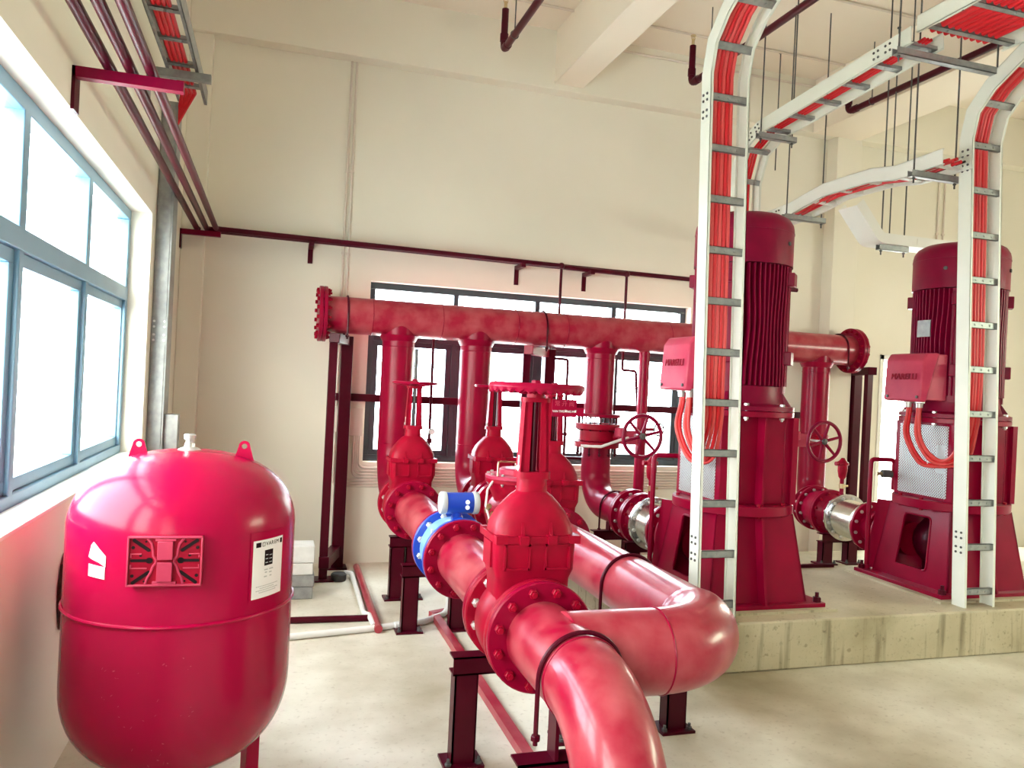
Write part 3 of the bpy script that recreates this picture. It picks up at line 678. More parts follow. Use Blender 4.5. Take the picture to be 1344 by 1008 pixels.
# small wheel valve between the butterfly valve and the pump
t = thing('globe_valve', 'small dark handwheel valve on the thin upright pipe beside the big spoked handwheel', 'valve', (3.25, 6.42, 1.22))
m = MB(); m.cyl((3.235, 6.45, 1.17), (3.235, 6.45, 1.30), 0.022, seg=14); m.tube([(3.235, 6.45, 1.24), (3.34, 6.40, 1.245)], 0.016, 10); m.sphere((3.235, 6.45, 1.235), 0.036, 14, 8); m.build('valve_body', 'red_cast', t)
m = MB(); m.torus((3.375, 6.38, 1.247), (0.2, -1, 0), 0.055, 0.007, 28, 8); m.build('handwheel_rim', 'dark_steel', t)
for k in range(3):
    a = 2 * PI * k / 3 + 0.4; m = MB(); m.cyl((3.375, 6.38, 1.247), (3.375 + 0.052 * math.cos(a), 6.38 + 0.01 * math.cos(a), 1.247 + 0.052 * math.sin(a)), 0.005, seg=6); m.build('spoke', 'dark_steel', t)
PUMPS = [(2.89, 4.42), (4.74, 4.46)]
def pump_line(i):
    who = ['front', 'right-hand'][i]; near = ['left of the front pump', 'between the two pumps'][i]
    d = pump_dir(i); px, py = PUMPS[i]
    if i == 0:
        s0 = V((X3, YH, ZQ)) + d * 0.73
        p = thing('elbow_pipe', 'red flanged elbow under the butterfly valve, bending towards the front pump', 'pipe', (X3, YH, 0.62))
        m = MB(); m.tube(fillet([V((X3, YH, zb - 0.055)), V((X3, YH, ZQ)), s0], 0.38, 18), RP - 0.004, 44); m.build('pipe', 'red_paint', p)
        m = MB(); m.annulus(s0, d, RP - 0.02, RF, -FT, 0.0); m.build('flange', 'red_paint', p)
        weld(p, (X3, YH, ZQ + 0.38), Z_, RP - 0.004)
        u_bolt(V((X3, YH, ZQ)) + d * 0.42, d, RP + 0.006, 0.20, 'u-bolt round the elbow pipe under the butterfly valve')
    else: s0 = E4.copy()
    end = V((px - 0.10 + (0.02 if i == 0 else 0.04), py + 0.46, 0.575)); dd = (end - s0); L = dd.length; dd.normalize()
    def at(t): return s0 + dd * (L * t)
    rr = RP - 0.004
    c = thing('check_valve', f'short red wafer check valve between bolted flanges {near}', 'valve', tuple(at(0)), 'check valves of the pump lines')
    m = MB(); m.lathe([(0.155, 0.0), (0.165, 0.02), (0.165, L * 0.20), (0.155, L * 0.22)], s0, dd, 40); m.build('valve_body', 'red_paint', c)
    m = MB(); m.annulus(s0, dd, 0.10, RF, 0.0, FT); m.build('flange', 'red_paint', c)
    m = MB(); m.annulus(at(0.22), dd, 0.10, RF, -FT, 0.0); m.build('flange', 'red_paint', c)
    for q in (0.0, 0.22): bolts(c, at(q), dd, 0.172, 12, 0.014, 0.06, 'zinc_bolt' if q == 0 else 'red_cast')
    p = thing('pipe_spool', f'short red pipe between check valve and steel bellows {near}', 'pipe', tuple(at(0.22)), 'straight flanged pipe lengths')
    m = MB(); m.lathe([(RF - 0.035, 0.028), (rr, 0.07), (rr, L * 0.20)], at(0.22), dd, 40); m.build('pipe', 'red_paint', p)
    m = MB(); m.annulus(at(0.22), dd, 0.10, RF, 0.0, FT); m.build('flange', 'red_paint', p)
    m = MB(); m.torus(at(0.22) + dd * 0.11, dd, rr + 0.004, 0.005, 40, 6); m.build('strap', 'maroon_paint', p)
    b = thing('flexible_bellows', f'shiny stainless steel braided bellows connector {near}', 'bellows', tuple(at(0.42)), 'stainless bellows of the pump lines')
    l0, l1 = L * 0.0, L * 0.34; prof = [(0.13, l0)]
    n = 9
    for k in range(n * 4 + 1):
        t = k / (n * 4); prof.append((0.150 + 0.010 * math.sin(t * n * 2 * PI), l0 + 0.03 + (l1 - l0 - 0.06) * t))
    prof.append((0.13, l1)); m = MB(); m.lathe(prof, at(0.42), dd, 44); m.build('bellows_sleeve', 'stainless', b)
    m = MB(); m.annulus(at(0.42), dd, 0.10, RF, 0.0, FT); m.build('flange', 'stainless', b)
    m = MB(); m.annulus(at(0.76), dd, 0.10, RF - 0.004, -FT, 0.0); m.build('flange', 'stainless', b)
    bolts(b, at(0.42), dd, 0.172, 12, 0.0135, 0.05, 'zinc_bolt'); bolts(b, at(0.76), dd, 0.172, 12, 0.0135, 0.055, 'zinc_bolt')
    p = thing('pipe_spool', f'red flanged pipe joining the steel bellows to the {who} pump', 'pipe', tuple(at(0.76)), 'straight flanged pipe lengths')
    m = MB(); m.cyl(at(0.76), at(1.0), rr, seg=40); m.build('pipe', 'red_paint', p)
    m = MB(); m.annulus(at(0.76), dd, 0.10, RF, 0.0, FT); m.build('flange', 'red_paint', p)
    m = MB(); m.annulus(at(0.97), dd, 0.10, RF, -FT, 0.0); m.build('flange', 'red_paint', p)
    # air vent on the pipe
    v = thing('air_vent', f'little red air vent valve standing on the pipe {near}', 'valve', tuple(at(0.36) + Z_ * rr), 'air vents on the pump lines')
    a = at(0.36) + Z_ * (rr - 0.01)
    m = MB(); m.cyl(a, a + Z_ * 0.20, 0.018, seg=12); m.build('riser', 'red_paint', v)
    m = MB(); m.cyl(a + Z_ * 0.12, a + Z_ * 0.16, 0.024, seg=6); m.cyl(a + Z_ * 0.14, a + Z_ * 0.14 + X_ * 0.06, 0.009, seg=8); m.build('ball_cock', 'brass', v)
    m = MB(); m.lathe([(0.018, 0.20), (0.032, 0.22), (0.04, 0.27), (0.04, 0.32), (0.05, 0.325), (0.05, 0.345), (0.03, 0.36), (0.012, 0.385)], a, Z_, 20); m.cyl(a + Z_ * 0.335 - X_ * 0.075, a + Z_ * 0.335, 0.018, seg=10); m.build('vent_body', 'red_cast', v)
    return at
AT = [pump_line(0), pump_line(1)]

# ------------------------------------------------------------------ steel supports
def leg(t, x, y, z0, z1, w=0.10, d=0.075):
    m = MB(); m.box((x - w / 2, y - d / 2, z0), (x + w / 2, y - d / 2 + 0.008, z1)); m.box((x - w / 2, y + d / 2 - 0.008, z0), (x + w / 2, y + d / 2, z1)); m.box((x - w / 2, y - d / 2, z0), (x - w / 2 + 0.008, y + d / 2, z1)); m.box((x + w / 2 - 0.006, y - d / 2, z0), (x + w / 2, y + d / 2, z1))
    return m.build('post', 'maroon_paint', t)
def foot(t, x, y, z0, w=0.17, d=0.14):
    m = MB(); m.box((x - w / 2, y - d / 2, z0), (x + w / 2, y + d / 2, z0 + 0.012)); m.build('base_plate', 'maroon_paint', t)
    for sx in (-1, 1):
        m = MB(); m.cyl((x + sx * (w / 2 - 0.02), y - d / 2 + 0.025, z0), (x + sx * (w / 2 - 0.02), y - d / 2 + 0.025, z0 + 0.04), 0.007, seg=8); m.hexhead((x + sx * (w / 2 - 0.02), y - d / 2 + 0.025, z0 + 0.012), Z_, 0.014, 0.012); m.build('anchor_bolt', 'dark_steel', t)
def trestle(xc, y, half, zt, z0, label, rp=RP, zp=ZP, legs=(-1, 1), ch=0.075):
    """two posts, channel crossbar and saddle plates under a pipe"""
    t = thing('pipe_trestle', label, 'pipe support', (xc, y, z0), 'maroon steel trestles under the pipes')
    for s in legs: leg(t, xc + s * half, y, z0 + 0.01, zt - ch); foot(t, xc + s * half, y, z0)
    m = MB(); w = half + 0.06
    m.box((xc - w, y - 0.04, zt - ch), (xc + w, y - 0.034, zt)); m.box((xc - w, y - 0.04, zt - 0.007), (xc + w, y + 0.04, zt)); m.box((xc - w, y - 0.04, zt - ch), (xc + w, y + 0.04, zt - ch + 0.007))
    m.build('crossbar', 'maroon_paint', t)
    for s in (-1, 1):
        x0 = xc + s * 0.055; m = MB(); hh = zp - math.sqrt(max(rp ** 2 - 0.055 ** 2, 0)) + 0.004
        m.box((x0 - 0.006, y - 0.035, zt), (x0 + 0.006, y + 0.035, hh)); m.build('saddle', 'maroon_paint', t)
    return t
trestle(XA, 5.62, 0.055, 0.455, 0, 'maroon steel trestle under the rear gate valve of the front line', legs=(-1, 1))
trestle(XA + 0.075, 4.88, 0.155, 0.425, 0, 'maroon steel trestle under the pipe behind the blue flow meter')
trestle(XA, 3.16, 0.14, 0.455, 0, 'maroon steel trestle just behind the flange of the front valve', legs=(-1,))
trestle(XA - 0.02, 2.27, 0.12, 0.44, 0, 'maroon steel trestle closest to the front, under the turned-down pipe')
trestle(XB, 3.28, 0.26, 0.48, 0, 'wide maroon steel trestle under the big return bend')
trestle(XB, 4.95, 0.14, 0.455, 0, 'maroon steel trestle under the control valve')
trestle(X3, 6.0 - 0.06, 0.14, 0.42, 0.17, 'maroon steel trestle under the elbow of the front pump line', RP - 0.004, ZQ)
for i in (0, 1):
    c = AT[i](0.34); trestle(c.x, c.y, 0.13, c.z - 0.155, 0.17, ['maroon steel trestle under the bellows of the front pump line', 'maroon steel trestle under the bellows between the two pumps'][i], RP - 0.004, c.z)
# goal-post frames carrying the header
def header_frame(x0, x1, label, foot_front=True):
    t = thing('header_gantry', label, 'pipe support', (x0, 6.2, 0), 'tall steel frames under the header pipe')
    m = MB(); m.box((x0 - 0.032, 6.175, 0.0), (x0 + 0.032, 6.225, 1.86)); m.build('front_post', 'maroon_paint', t, bevel=0.004)
    m = MB(); m.box((x1 - 0.048, 6.54, 0.0), (x1 + 0.048, 6.63, 1.93)); m.build('rear_post', 'maroon_paint', t, bevel=0.004)
    a = V((x0, 6.15, 1.855)); b = V((x1, 6.63, 1.855)); s = (b - a).normalized().cross(Z_) * 0.04; m = MB()
    m.prism([a - s, a + s, b + s, b - s], (0, 0, 0.075)); m.build('head_beam', 'red_paint' if 1 < x0 < 3 else 'maroon_paint', t, bevel=0.004)
    a.z = b.z = 0.10; m = MB(); m.prism([a - s, a + s, b + s, b - s], (0, 0, 0.09)); m.build('foot_beam', 'maroon_paint', t, bevel=0.004)
    for x, y in ((x0, 6.2), (x1, 6.58)):
        m = MB(); m.box((x - 0.08, y - 0.08, 0), (x + 0.08, y + 0.08, 0.012)); m.build('base_plate', 'maroon_paint', t)
header_frame(0.425, 0.56, 'tall maroon double-post frame under the left end of the header pipe')
header_frame(2.01, 2.35, 'tall maroon double-post frame under the middle of the header pipe')
header_frame(5.52, 5.70, 'tall maroon double-post frame under the right end of the header pipe')
m = MB(); m.box((0.44, 6.632, 1.392), (5.78, 6.692, 1.455)); tag(m.build('tie_rail', 'maroon_paint', bevel=0.003), 'long dark maroon square tube running level across the back window', 'rail')
m = MB(); m.cyl((3.2, YH, ZH - RH + 0.01), (3.2, YH, 0.0), 0.048, seg=24); m.cyl((3.2, YH, 0.0), (3.2, YH, 0.012), 0.09, seg=24)
tag(m.build('support_post', 'red_paint'), 'round red post under the header pipe, behind the big spoked handwheel', 'post')

# ------------------------------------------------------------------ pumps
def pump(cx, cy, label, nameplate):
    t = thing('vertical_pump', label, 'pump', (cx, cy, 0.29), 'tall vertical pumps')
    def P(x, y, z): return V((cx + x, cy + y, z))
    def B(m, lo, hi): return m.box(P(*lo), P(*hi))
    m = MB(); B(m, (-0.50, -0.44, 0.29), (0.50, 0.47, 0.305)); m.build('grout_pad', 'slab_concrete', t)
    m = MB(); B(m, (-0.45, -0.395, 0.305), (0.45, 0.42, 0.332)); m.build('base_plate', 'red_paint', t, bevel=0.003)
    for sx in (-1, 1):
        for sy in (-0.36, 0.385):
            m = MB(); m.cyl(P(sx * 0.41, sy, 0.30), P(sx * 0.41, sy, 0.39), 0.012, seg=10); m.hexhead(P(sx * 0.41, sy, 0.332), Z_, 0.026, 0.03); m.build('anchor_bolt', 'maroon_paint', t)
    # lower pedestal: tapering square box with framed windows on two sides
    z0, z1, s0, s1 = 0.332, 0.865, 0.345, 0.272
    def side(z): return s0 + (s1 - s0) * (z - z0) / (z1 - z0)
    m = MB(); th = 0.014
    def wallq(f, a0, a1, za, zb):          # one tapering wall patch; a in -1..1 across the face
        pts = []
        for z, a in ((za, a0), (za, a1), (zb, a1), (zb, a0)):
            s = side(z); pts.append((s, a * s, z))
        rot = Matrix.Rotation(f, 4, 'Z')
        out = [P(*(rot @ V(p))) for p in pts]; inn = [P(*(rot @ (V(p) - V((th, 0, 0))))) for p in pts]
        a = [m.bm.verts.new(p) for p in out]; b = [m.bm.verts.new(p) for p in inn]
        m.bm.faces.new(a); m.bm.faces.new(list(reversed(b)))
        for i in range(4):
            j = (i + 1) % 4; m.bm.faces.new((a[j], a[i], b[i], b[j]))
    for f in (0, PI):
        wa, wb, zw0, zw1 = -0.42, 0.42, 0.43, 0.80
        wallq(f, -1, wa, z0, z1); wallq(f, wb, 1, z0, z1); wallq(f, wa, wb, z0, zw0); wallq(f, wa, wb, zw1, z1)
    for f in (PI / 2, -PI / 2): wallq(f, -1, 1, z0, z1)
    m.build('pedestal', 'red_paint', t, 20)
    m = MB(); m.cyl(P(0, 0, 0.34), P(0, 0, 0.93), 0.16, seg=32); m.sphere(P(0, 0, 0.60), 0.23, 24, 12, (1, 1, 0.9)); m.build('pump_casing', 'maroon_paint', t)
    for f in (0, PI):
        wa, zw0, zw1 = 0.42, 0.43, 0.80; sg = 1 if f == 0 else -1; m = MB()
        pts = []
        for z, a in ((zw0, -wa), (zw0, wa), (zw1, wa), (zw1, -wa)): s = side(z); pts.append(P(sg * (s + 0.002), sg * a * s, z))
        m.tube(fillet(pts + [pts[0], pts[1]], 0.03, 6)[1:-6], 0.006, 8); m.build('window_rim', 'red_paint', t)
    # ribs down the middle of the other faces
    for (dx, dy) in ((0, -1), (1, 0)):
        d = V((dx, dy, 0)); e = V((-dy, dx, 0)) * 0.008; m = MB()
        if dx: continue
        m.prism([P(0, 0, 0) + d * r - e + Z_ * z for r, z in ((0.25, 0.335), (0.425, 0.335), (0.40, 0.45), (0.345, 0.862), (0.25, 0.862))], e * 2); m.build('rib', 'red_paint', t)
    for sx in (-1, 1):                      # corner gussets
        m = MB(); m.prism([P(sx * 0.27, 0.28, 0.335), P(sx * 0.33, 0.43, 0.335), P(sx * 0.30, 0.36, 0.862), P(sx * 0.25, 0.26, 0.862)], (sx * 0.012, 0, 0)); m.build('gusset', 'red_paint', t)
    # round ring flange between the two pedestal halves
    m = MB(); m.annulus(P(0, 0, 0), Z_, 0.15, 0.380, 0.862, 0.925, 64, 0.005); m.build('ring_flange', 'red_paint', t)
    for k in range(10):
        a = 2 * PI * (k + 0.35) / 10; m = MB(); m.hexhead(P(0.345 * math.cos(a), 0.345 * math.sin(a), 0.925), Z_, 0.014, 0.014); m.hexhead(P(0.345 * math.cos(a), 0.345 * math.sin(a), 0.862), -Z_, 0.014, 0.014); m.build('bolt', 'red_cast', t)
    # upper stool with mesh guards
    s = 0.262; m = MB(); zb, zt = 0.925, 1.47
    for sx in (-1, 1):
        for sy in (-1, 1): B(m, (sx * s if sx < 0 else s - 0.07, sy * s if sy < 0 else s - 0.07, zb), (-s + 0.07 if sx < 0 else s, -s + 0.07 if sy < 0 else s, zt))
    B(m, (-s + 0.07, -s, zb), (s - 0.07, -s + 0.012, zt)); B(m, (-s + 0.07, s - 0.012, zb), (s - 0.07, s, zt))
    for sx in (-1, 1): x0 = -s if sx < 0 else s - 0.012; B(m, (x0, -s + 0.07, zb), (x0 + 0.012, s - 0.07, zb + 0.03)); B(m, (x0, -s + 0.07, zt - 0.035), (x0 + 0.012, s - 0.07, zt))
    m.build('motor_stool', 'red_paint', t, bevel=0.004)
    for (dx, dy) in ((0, -1),):
        m = MB(); B(m, (-0.008, -0.335, zb), (0.008, -0.25, zt)); m.build('rib', 'red_paint', t)
    m = MB(); B(m, (0.235, -0.285, zb), (0.275, -0.262, zt)); m.build('rib', 'red_paint', t)
    for sx in (-1, 1):
        m = MB(); x0 = sx * (s + 0.003); m.box(P(min(x0, x0 + sx * 0.003), -s + 0.045, zb + 0.02), P(max(x0, x0 + sx * 0.003), s - 0.045, zt - 0.02)); m.build('mesh_guard', 'perforated_steel', t)
    m = MB(); m.cyl(P(0, 0, 0.93), P(0, 0, 1.47), 0.045, seg=20); m.cyl(P(0, 0, 1.1), P(0, 0, 1.3), 0.10, seg=24); m.build('coupling', 'zinc_bolt', t)
    m = MB(); m.annulus(P(0, 0, 0), Z_, 0.10, 0.36, 1.468, 1.505, 64, 0.004); m.build('stool_flange', 'red_paint', t)
    # motor
    m = MB(); m.lathe([(0.36, 1.508), (0.36, 1.535), (0.30, 1.55), (0.285, 1.60), (0.285, 1.66)], P(0, 0, 0), Z_, 56); m.build('motor_flange', 'motor_red', t)
    for k in range(8):
        a = 2 * PI * (k + 0.5) / 8; c = P(0.335 * math.cos(a), 0.335 * math.sin(a), 1.52); m = MB(); m.hexhead(c + Z_ * 0.015, Z_, 0.016, 0.018); m.hexhead(c - Z_ * 0.05, -Z_, 0.016, 0.016); m.cyl(c - Z_ * 0.075, c + Z_ * 0.012, 0.008, seg=8); m.build('bolt', 'zinc_bolt', t)
    for k in range(4):
        a = PI / 4 + k * PI / 2; d = V((math.cos(a), math.sin(a), 0)); e = V((-d.y, d.x, 0)) * 0.01; m = MB()
        m.prism([P(0, 0, 1.535) + d * 0.27 - e, P(0, 0, 1.535) + d * 0.345 - e, P(0, 0, 1.64) + d * 0.275 - e, P(0, 0, 1.64) + d * 0.25 - e], e * 2); m.build('gusset', 'motor_red', t)
    # finned frame: plain barrel, fin packs on four sides, foot columns between them
    m = MB(); m.cyl(P(0, 0, 1.60), P(0, 0, 2.43), 0.242, seg=48)
    for q in range(4):
        a0 = q * PI / 2; d = V((math.cos(a0), math.sin(a0), 0)); e = V((-d.y, d.x, 0)); nf = 13
        for k in range(nf):
            u = (k - (nf - 1) / 2) * 0.0315
            def r_out(v): return math.sqrt(max(0.302 ** 2 - v * v, 0.0))
            rows = []
            for z in [1.665 + 0.755 * i / 14 for i in range(15)]:
                w = u
                bow = math.sin(PI * min(max((z - 1.72) / 0.64, 0), 1)) ** 2
                w = u * (1 - 0.26 * bow * (1 - abs(u) / 0.21)) if abs(u) > 1e-6 else u
                c = P(0, 0, z) + e * w; ro = r_out(w); ri = math.sqrt(max(0.236 ** 2 - w * w, 0.01))
                rows.append([c + d * ri - e * 0.0055, c + d * ro - e * 0.0045, c + d * ro + e * 0.0045, c + d * ri + e * 0.0055])
            m.grid(rows)
    m.build('motor_frame', 'motor_red', t, 30)
    for q in range(4):
        a = PI / 4 + q * PI / 2; d = V((math.cos(a), math.sin(a), 0)); e = V((-d.y, d.x, 0)); m = MB()
        m.prism([P(0, 0, 1.62) + d * 0.24 - e * 0.05, P(0, 0, 1.62) + d * 0.292 - e * 0.05, P(0, 0, 1.62) + d * 0.30, P(0, 0, 1.62) + d * 0.292 + e * 0.05, P(0, 0, 1.62) + d * 0.24 + e * 0.05], (0, 0, 0.80)); m.build('frame_column', 'motor_red', t)
        for z in (1.80, 2.30):
            m = MB(); m.prism([P(0, 0, z) + d * 0.25 - e * 0.055, P(0, 0, z) + d * 0.335 - e * 0.055, P(0, 0, z) + d * 0.335 + e * 0.055, P(0, 0, z) + d * 0.25 + e * 0.055], (0, 0, 0.085)); m.build('foot_lug', 'motor_red', t, bevel=0.006)
    m = MB(); m.lathe([(0.312, 2.425), (0.312, 2.66), (0.306, 2.69), (0.285, 2.725), (0.245, 2.75), (0.15, 2.764), (0.001, 2.768)], P(0, 0, 0), Z_, 64); m.lathe([(0.3145, 2.636), (0.3145, 2.642)], P(0, 0, 0), Z_, 64); m.build('fan_cover', 'motor_red', t, 40)
    for a in (3.6, 5.2):
        m = MB(); m.hexhead(P(0.31 * math.cos(a), 0.31 * math.sin(a), 2.56), (math.cos(a), math.sin(a), 0), 0.014, 0.012); m.build('cover_screw', 'dark_steel', t)
    if nameplate:
        m = MB(); m.box(P(-0.309, -0.055, 2.08), P(-0.303, 0.06, 2.20)); m.build('name_plate', 'galvanised', t)
    # terminal box on the side facing the left wall
    zb0, zb1 = 1.615, 1.955; y0, y1 = -0.165, 0.165; m = MB()
    m.prism([P(-0.25, y0, zb0 + 0.01), P(-0.43, y0, zb0 + 0.01), P(-0.33, y0, zb1 - 0.005), P(-0.25, y0, zb1 - 0.005)], (0, y1 - y0, 0)); tb = m.build('terminal_box', 'box_red', t, bevel=0.006)
    m = MB(); m.prism([P(-0.43, y0 - 0.008, zb0 - 0.006), P(-0.475, y0 + 0.004, zb0), P(-0.445, y0 + 0.02, zb1 - 0.05), P(-0.405, y0 + 0.03, zb1), P(-0.325, y0 - 0.008, zb1 + 0.004)], (0, y1 - y0 + 0.008, 0)); m.build('box_lid', 'box_red', tb, bevel=0.012)
    n = (P(-0.445, 0, zb1 - 0.05) - P(-0.475, 0, zb0)).normalized()
    text_mesh('lettering', 'MARELLI', 0.062, 0.0025, 'red_cast', frame_at(P(-0.4665, 0.0, 1.785), -Y_, n), tb)
    for yy in (y0 + 0.03, y1 - 0.03):
        m = MB(); m.hexhead(P(-0.475, yy, zb0 + 0.03), -X_, 0.011, 0.008); m.build('lid_screw', 'dark_steel', tb)
    for yy in (-0.07, 0.03):
        m = MB(); m.hexhead(P(-0.385, yy, zb0 + 0.006), -Z_, 0.034, 0.02); m.cyl(P(-0.385, yy, zb0), P(-0.385, yy, zb0 - 0.045), 0.026, 0.022, 16); m.build('cable_gland', 'zinc_bolt', tb)
    m = MB(); m.annulus(P(-0.08, 0, 0.575), Y_, 0.09, RF, 0.434, 0.46); m.cyl(P(-0.08, 0.24, 0.575), P(-0.08, 0.44, 0.575), RP - 0.006, seg=36); m.build('inlet_nozzle', 'red_cast', t)
    return t
pump(*PUMPS[0], 'tall red vertical pump with finned motor in front, half behind the cream cable ladder', False)
pump(*PUMPS[1], 'tall red vertical pump on the right with a grey nameplate on its finned motor', True)
for i, (cx, cy) in enumerate(PUMPS):        # small drain pipes bent up from the plinth to the pumps
    x0 = cx - 0.38; y0 = cy + 0.37; m = MB()
    m.tube(fillet([(x0, y0, 0.29), (x0, y0, 1.16), (cx - 0.18, y0 - 0.02, 1.16), (cx - 0.18, y0 - 0.02, 0.93)], 0.03, 6), 0.017, 12)
    m.cyl((x0, y0, 0.29), (x0, y0, 0.36), 0.024, seg=10)
    tag(m.build('drain_pipe', 'red_paint'), ['slim red pipe bent like a cane on the left side of the front pump', 'slim red pipe bent like a cane on the left side of the right-hand pump'][i], 'pipe', 'slim cane-shaped pipes beside the pumps')
g = thing('pressure_gauge', 'small dark pressure gauge on the left side of the right-hand pump', 'gauge', (4.44, 4.78, 1.06))
m = MB(); m.cyl((4.47, 4.74, 1.06), (4.40, 4.76, 1.06), 0.03, seg=18); m.build('gauge_case', 'dark_steel', g)
m = MB(); m.cyl((4.40, 4.76, 1.06), (4.36, 4.77, 1.06), 0.014, seg=10); m.build('cock', 'brass', g)
# red angle edging on the plinth
m = MB(); m.box((3.45, 5.035, 0.29), (4.24, 5.07, 0.315)); tag(m.build('edging_bar', 'maroon_paint'), 'dark red bar lying across the plinth between the two pumps', 'bar', 'red steel edging bars')

# ------------------------------------------------------------------ cable ladders, trays and cables
def rail_section(m, path, wdir, off, n0, n1, w0, w1):
    """rectangular strip swept along a path: across wdir from w0 to w1, along the path normal from n0 to n1"""
    rows = []; P = [V(p) for p in path]; w = V(wdir)
    for i, p in enumerate(P):
        a = (P[i] - P[i - 1]).normalized() if i else (P[1] - P[0]).normalized()
        b = (P[i + 1] - P[i]).normalized() if i < len(P) - 1 else a
        t = (a + b).normalized(); n = w.cross(t).normalized(); k = 1 / max(0.4, a.dot(t))
        n = n * k
        rows.append([p + w * (off + w0) + n * n0, p + w * (off + w1) + n * n0, p + w * (off + w1) + n * n1, p + w * (off + w0) + n * n1])
    m.grid(rows)
def walk(path, step, start=0.0):
    P = [V(p) for p in path]; out = []; need = start
    for i in range(len(P) - 1):
        d = P[i + 1] - P[i]; L = d.length
        if L < 1e-6: continue
        t = d / L
        while need <= L: out.append((P[i] + t * need, t)); need += step
        need -= L
    return out
def ladder(name, label, cat, path, wdir, width, side=0.10, step=0.29, start=0.1, rail='tray_cream', rung='galvanised', group='cable ladders', plates=(), rung_w=0.042):
    t = thing(name, label, cat, tuple(path[0]), group); w = V(wdir)
    for s in (-1, 1):
        m = MB(); o = s * width / 2
        rail_section(m, path, w, o, -side / 2, side / 2, -0.002, 0.002)
        rail_section(m, path, w, o, side / 2 - 0.003, side / 2, -0.002 if s < 0 else -0.016, 0.016 if s < 0 else 0.002)
        rail_section(m, path, w, o, -side / 2, -side / 2 + 0.003, -0.002 if s < 0 else -0.016, 0.016 if s < 0 else 0.002)
        m.build('side_rail', rail, t)
    for p, d in walk(path, step, start):
        n = w.cross(d).normalized(); M = frame_at(p + n * (side / 2 - 0.022), w, d); m = MB()
        m.box((-width / 2, -rung_w / 2, 0.004), (width / 2, rung_w / 2, 0.008), M); m.box((-width / 2, -rung_w / 2, -0.016), (width / 2, -rung_w / 2 + 0.003, 0.008), M); m.box((-width / 2, rung_w / 2 - 0.003, -0.016), (width / 2, rung_w / 2, 0.008), M)
        for k in (-0.25, 0.0, 0.25): m.cyl(M @ V((width * k, 0, 0.006)), M @ V((width * k, 0, 0.012)), 0.007, seg=8)
        m.build('rung', rung, t)
    for idx, (p, d) in enumerate(walk(path, 0.001, 0)):
        pass
    for q in plates:                        # bolted joint plates on the outer rails
        acc = walk(path, 10.0, q)
        if not acc: continue
        p, d = acc[0]; n = w.cross(d).normalized()
        for s in (-1, 1):
            M = frame_at(p + w * s * (width / 2 + s * 0 + 0.0), d, n); m = MB()
            zz = 0.0035 if M.to_3x3().col[2].dot(w) * s > 0 else -0.0035
            m.box((-0.09, -side * 0.36, min(zz, 0)), (0.09, side * 0.36, max(zz, 0)), M); m.build('joint_plate', rail, t)
            for a in (-0.065, -0.03, 0.03, 0.065):
                for b in (-0.02, 0.02):
                    m = MB(); c = M @ V((a, b, 0)); m.hexhead(c + w * s * 0.003, w * s, 0.008, 0.007); m.build('bolt', 'dark_steel', t)
    return t
# ladder 1: up the front of the first pump, then over towards the room
T1 = fillet([(2.475, 3.93, 0.29), (2.395, 3.93, 3.62), (2.395, 3.30, 3.98), (2.395, -0.5, 3.98)], 0.34, 2)
ladder('cable_ladder', 'cream cable ladder full of red cables standing in front of the front pump', 'cable ladder', T1, X_, 0.25, plates=(0.42, 2.95))
T2 = fillet([(4.455, 3.97, 0.29), (4.33, 3.97, 3.52), (4.33, 3.30, 3.92), (4.33, -0.5, 3.92)], 0.34, 2)
ladder('cable_ladder', 'cream cable ladder full of red cables standing in front of the right-hand pump', 'cable ladder', T2, X_, 0.25, plates=(0.42, 2.9))
T3 = fillet([(3.58, 5.50, 0.17), (3.58, 5.50, 3.64), (3.62, 3.72, 3.78)], 0.34, 2)
ladder('cable_ladder', 'cream cable ladder rising behind the front motor and running overhead to the upper right', 'cable ladder', T3, X_, 0.24, step=0.27, start=0.2, plates=(3.6, 4.9))
T4 = [(3.86, 3.71, 3.84), (3.86, 1.2, 3.84)]
ladder('cable_ladder', 'wide cable ladder with bright red cables in the upper right corner under the ceiling', 'cable ladder', T4, X_, 0.66, side=0.10, step=0.3, start=0.06)
T5 = [(4.10, 6.55, 3.10), (4.10, 5.45, 3.15), (4.10, 5.05, 3.215), (4.10, 4.55, 3.205), (4.10, 4.32, 3.165), (4.10, 3.92, 3.175)]
ladder('cable_tray', 'white wavy cable tray with loose red and black cables hanging over the right-hand pump', 'cable tray', T5, X_, 0.24, side=0.10, step=0.30, start=0.15, rail='tray_white', rung='tray_white', plates=(0.9,))
T6 = fillet([(4.22, 5.02, 3.12), (4.44, 5.02, 2.87), (5.6, 5.02, 2.87)], 0.08, 4)
t = thing('cable_tray', 'white branch tray dropping off the wavy tray towards the top of the right-hand motor', 'cable tray', T6[0])
m = MB()
for s in (-1, 1): rail_section(m, T6, Y_, s * 0.10, -0.04, 0.04, -0.002, 0.002)
m.build('side_rail', 'tray_white', t)
m = MB(); rail_section(m, T6, Y_, 0, 0.037, 0.04, -0.10, 0.10); m.build('tray_bottom', 'tray_white', t)
m = MB(); m.box((4.78, 4.915, 2.845), (4.9, 4.918, 2.895)); m.build('joint_plate', 'tray_white', t)
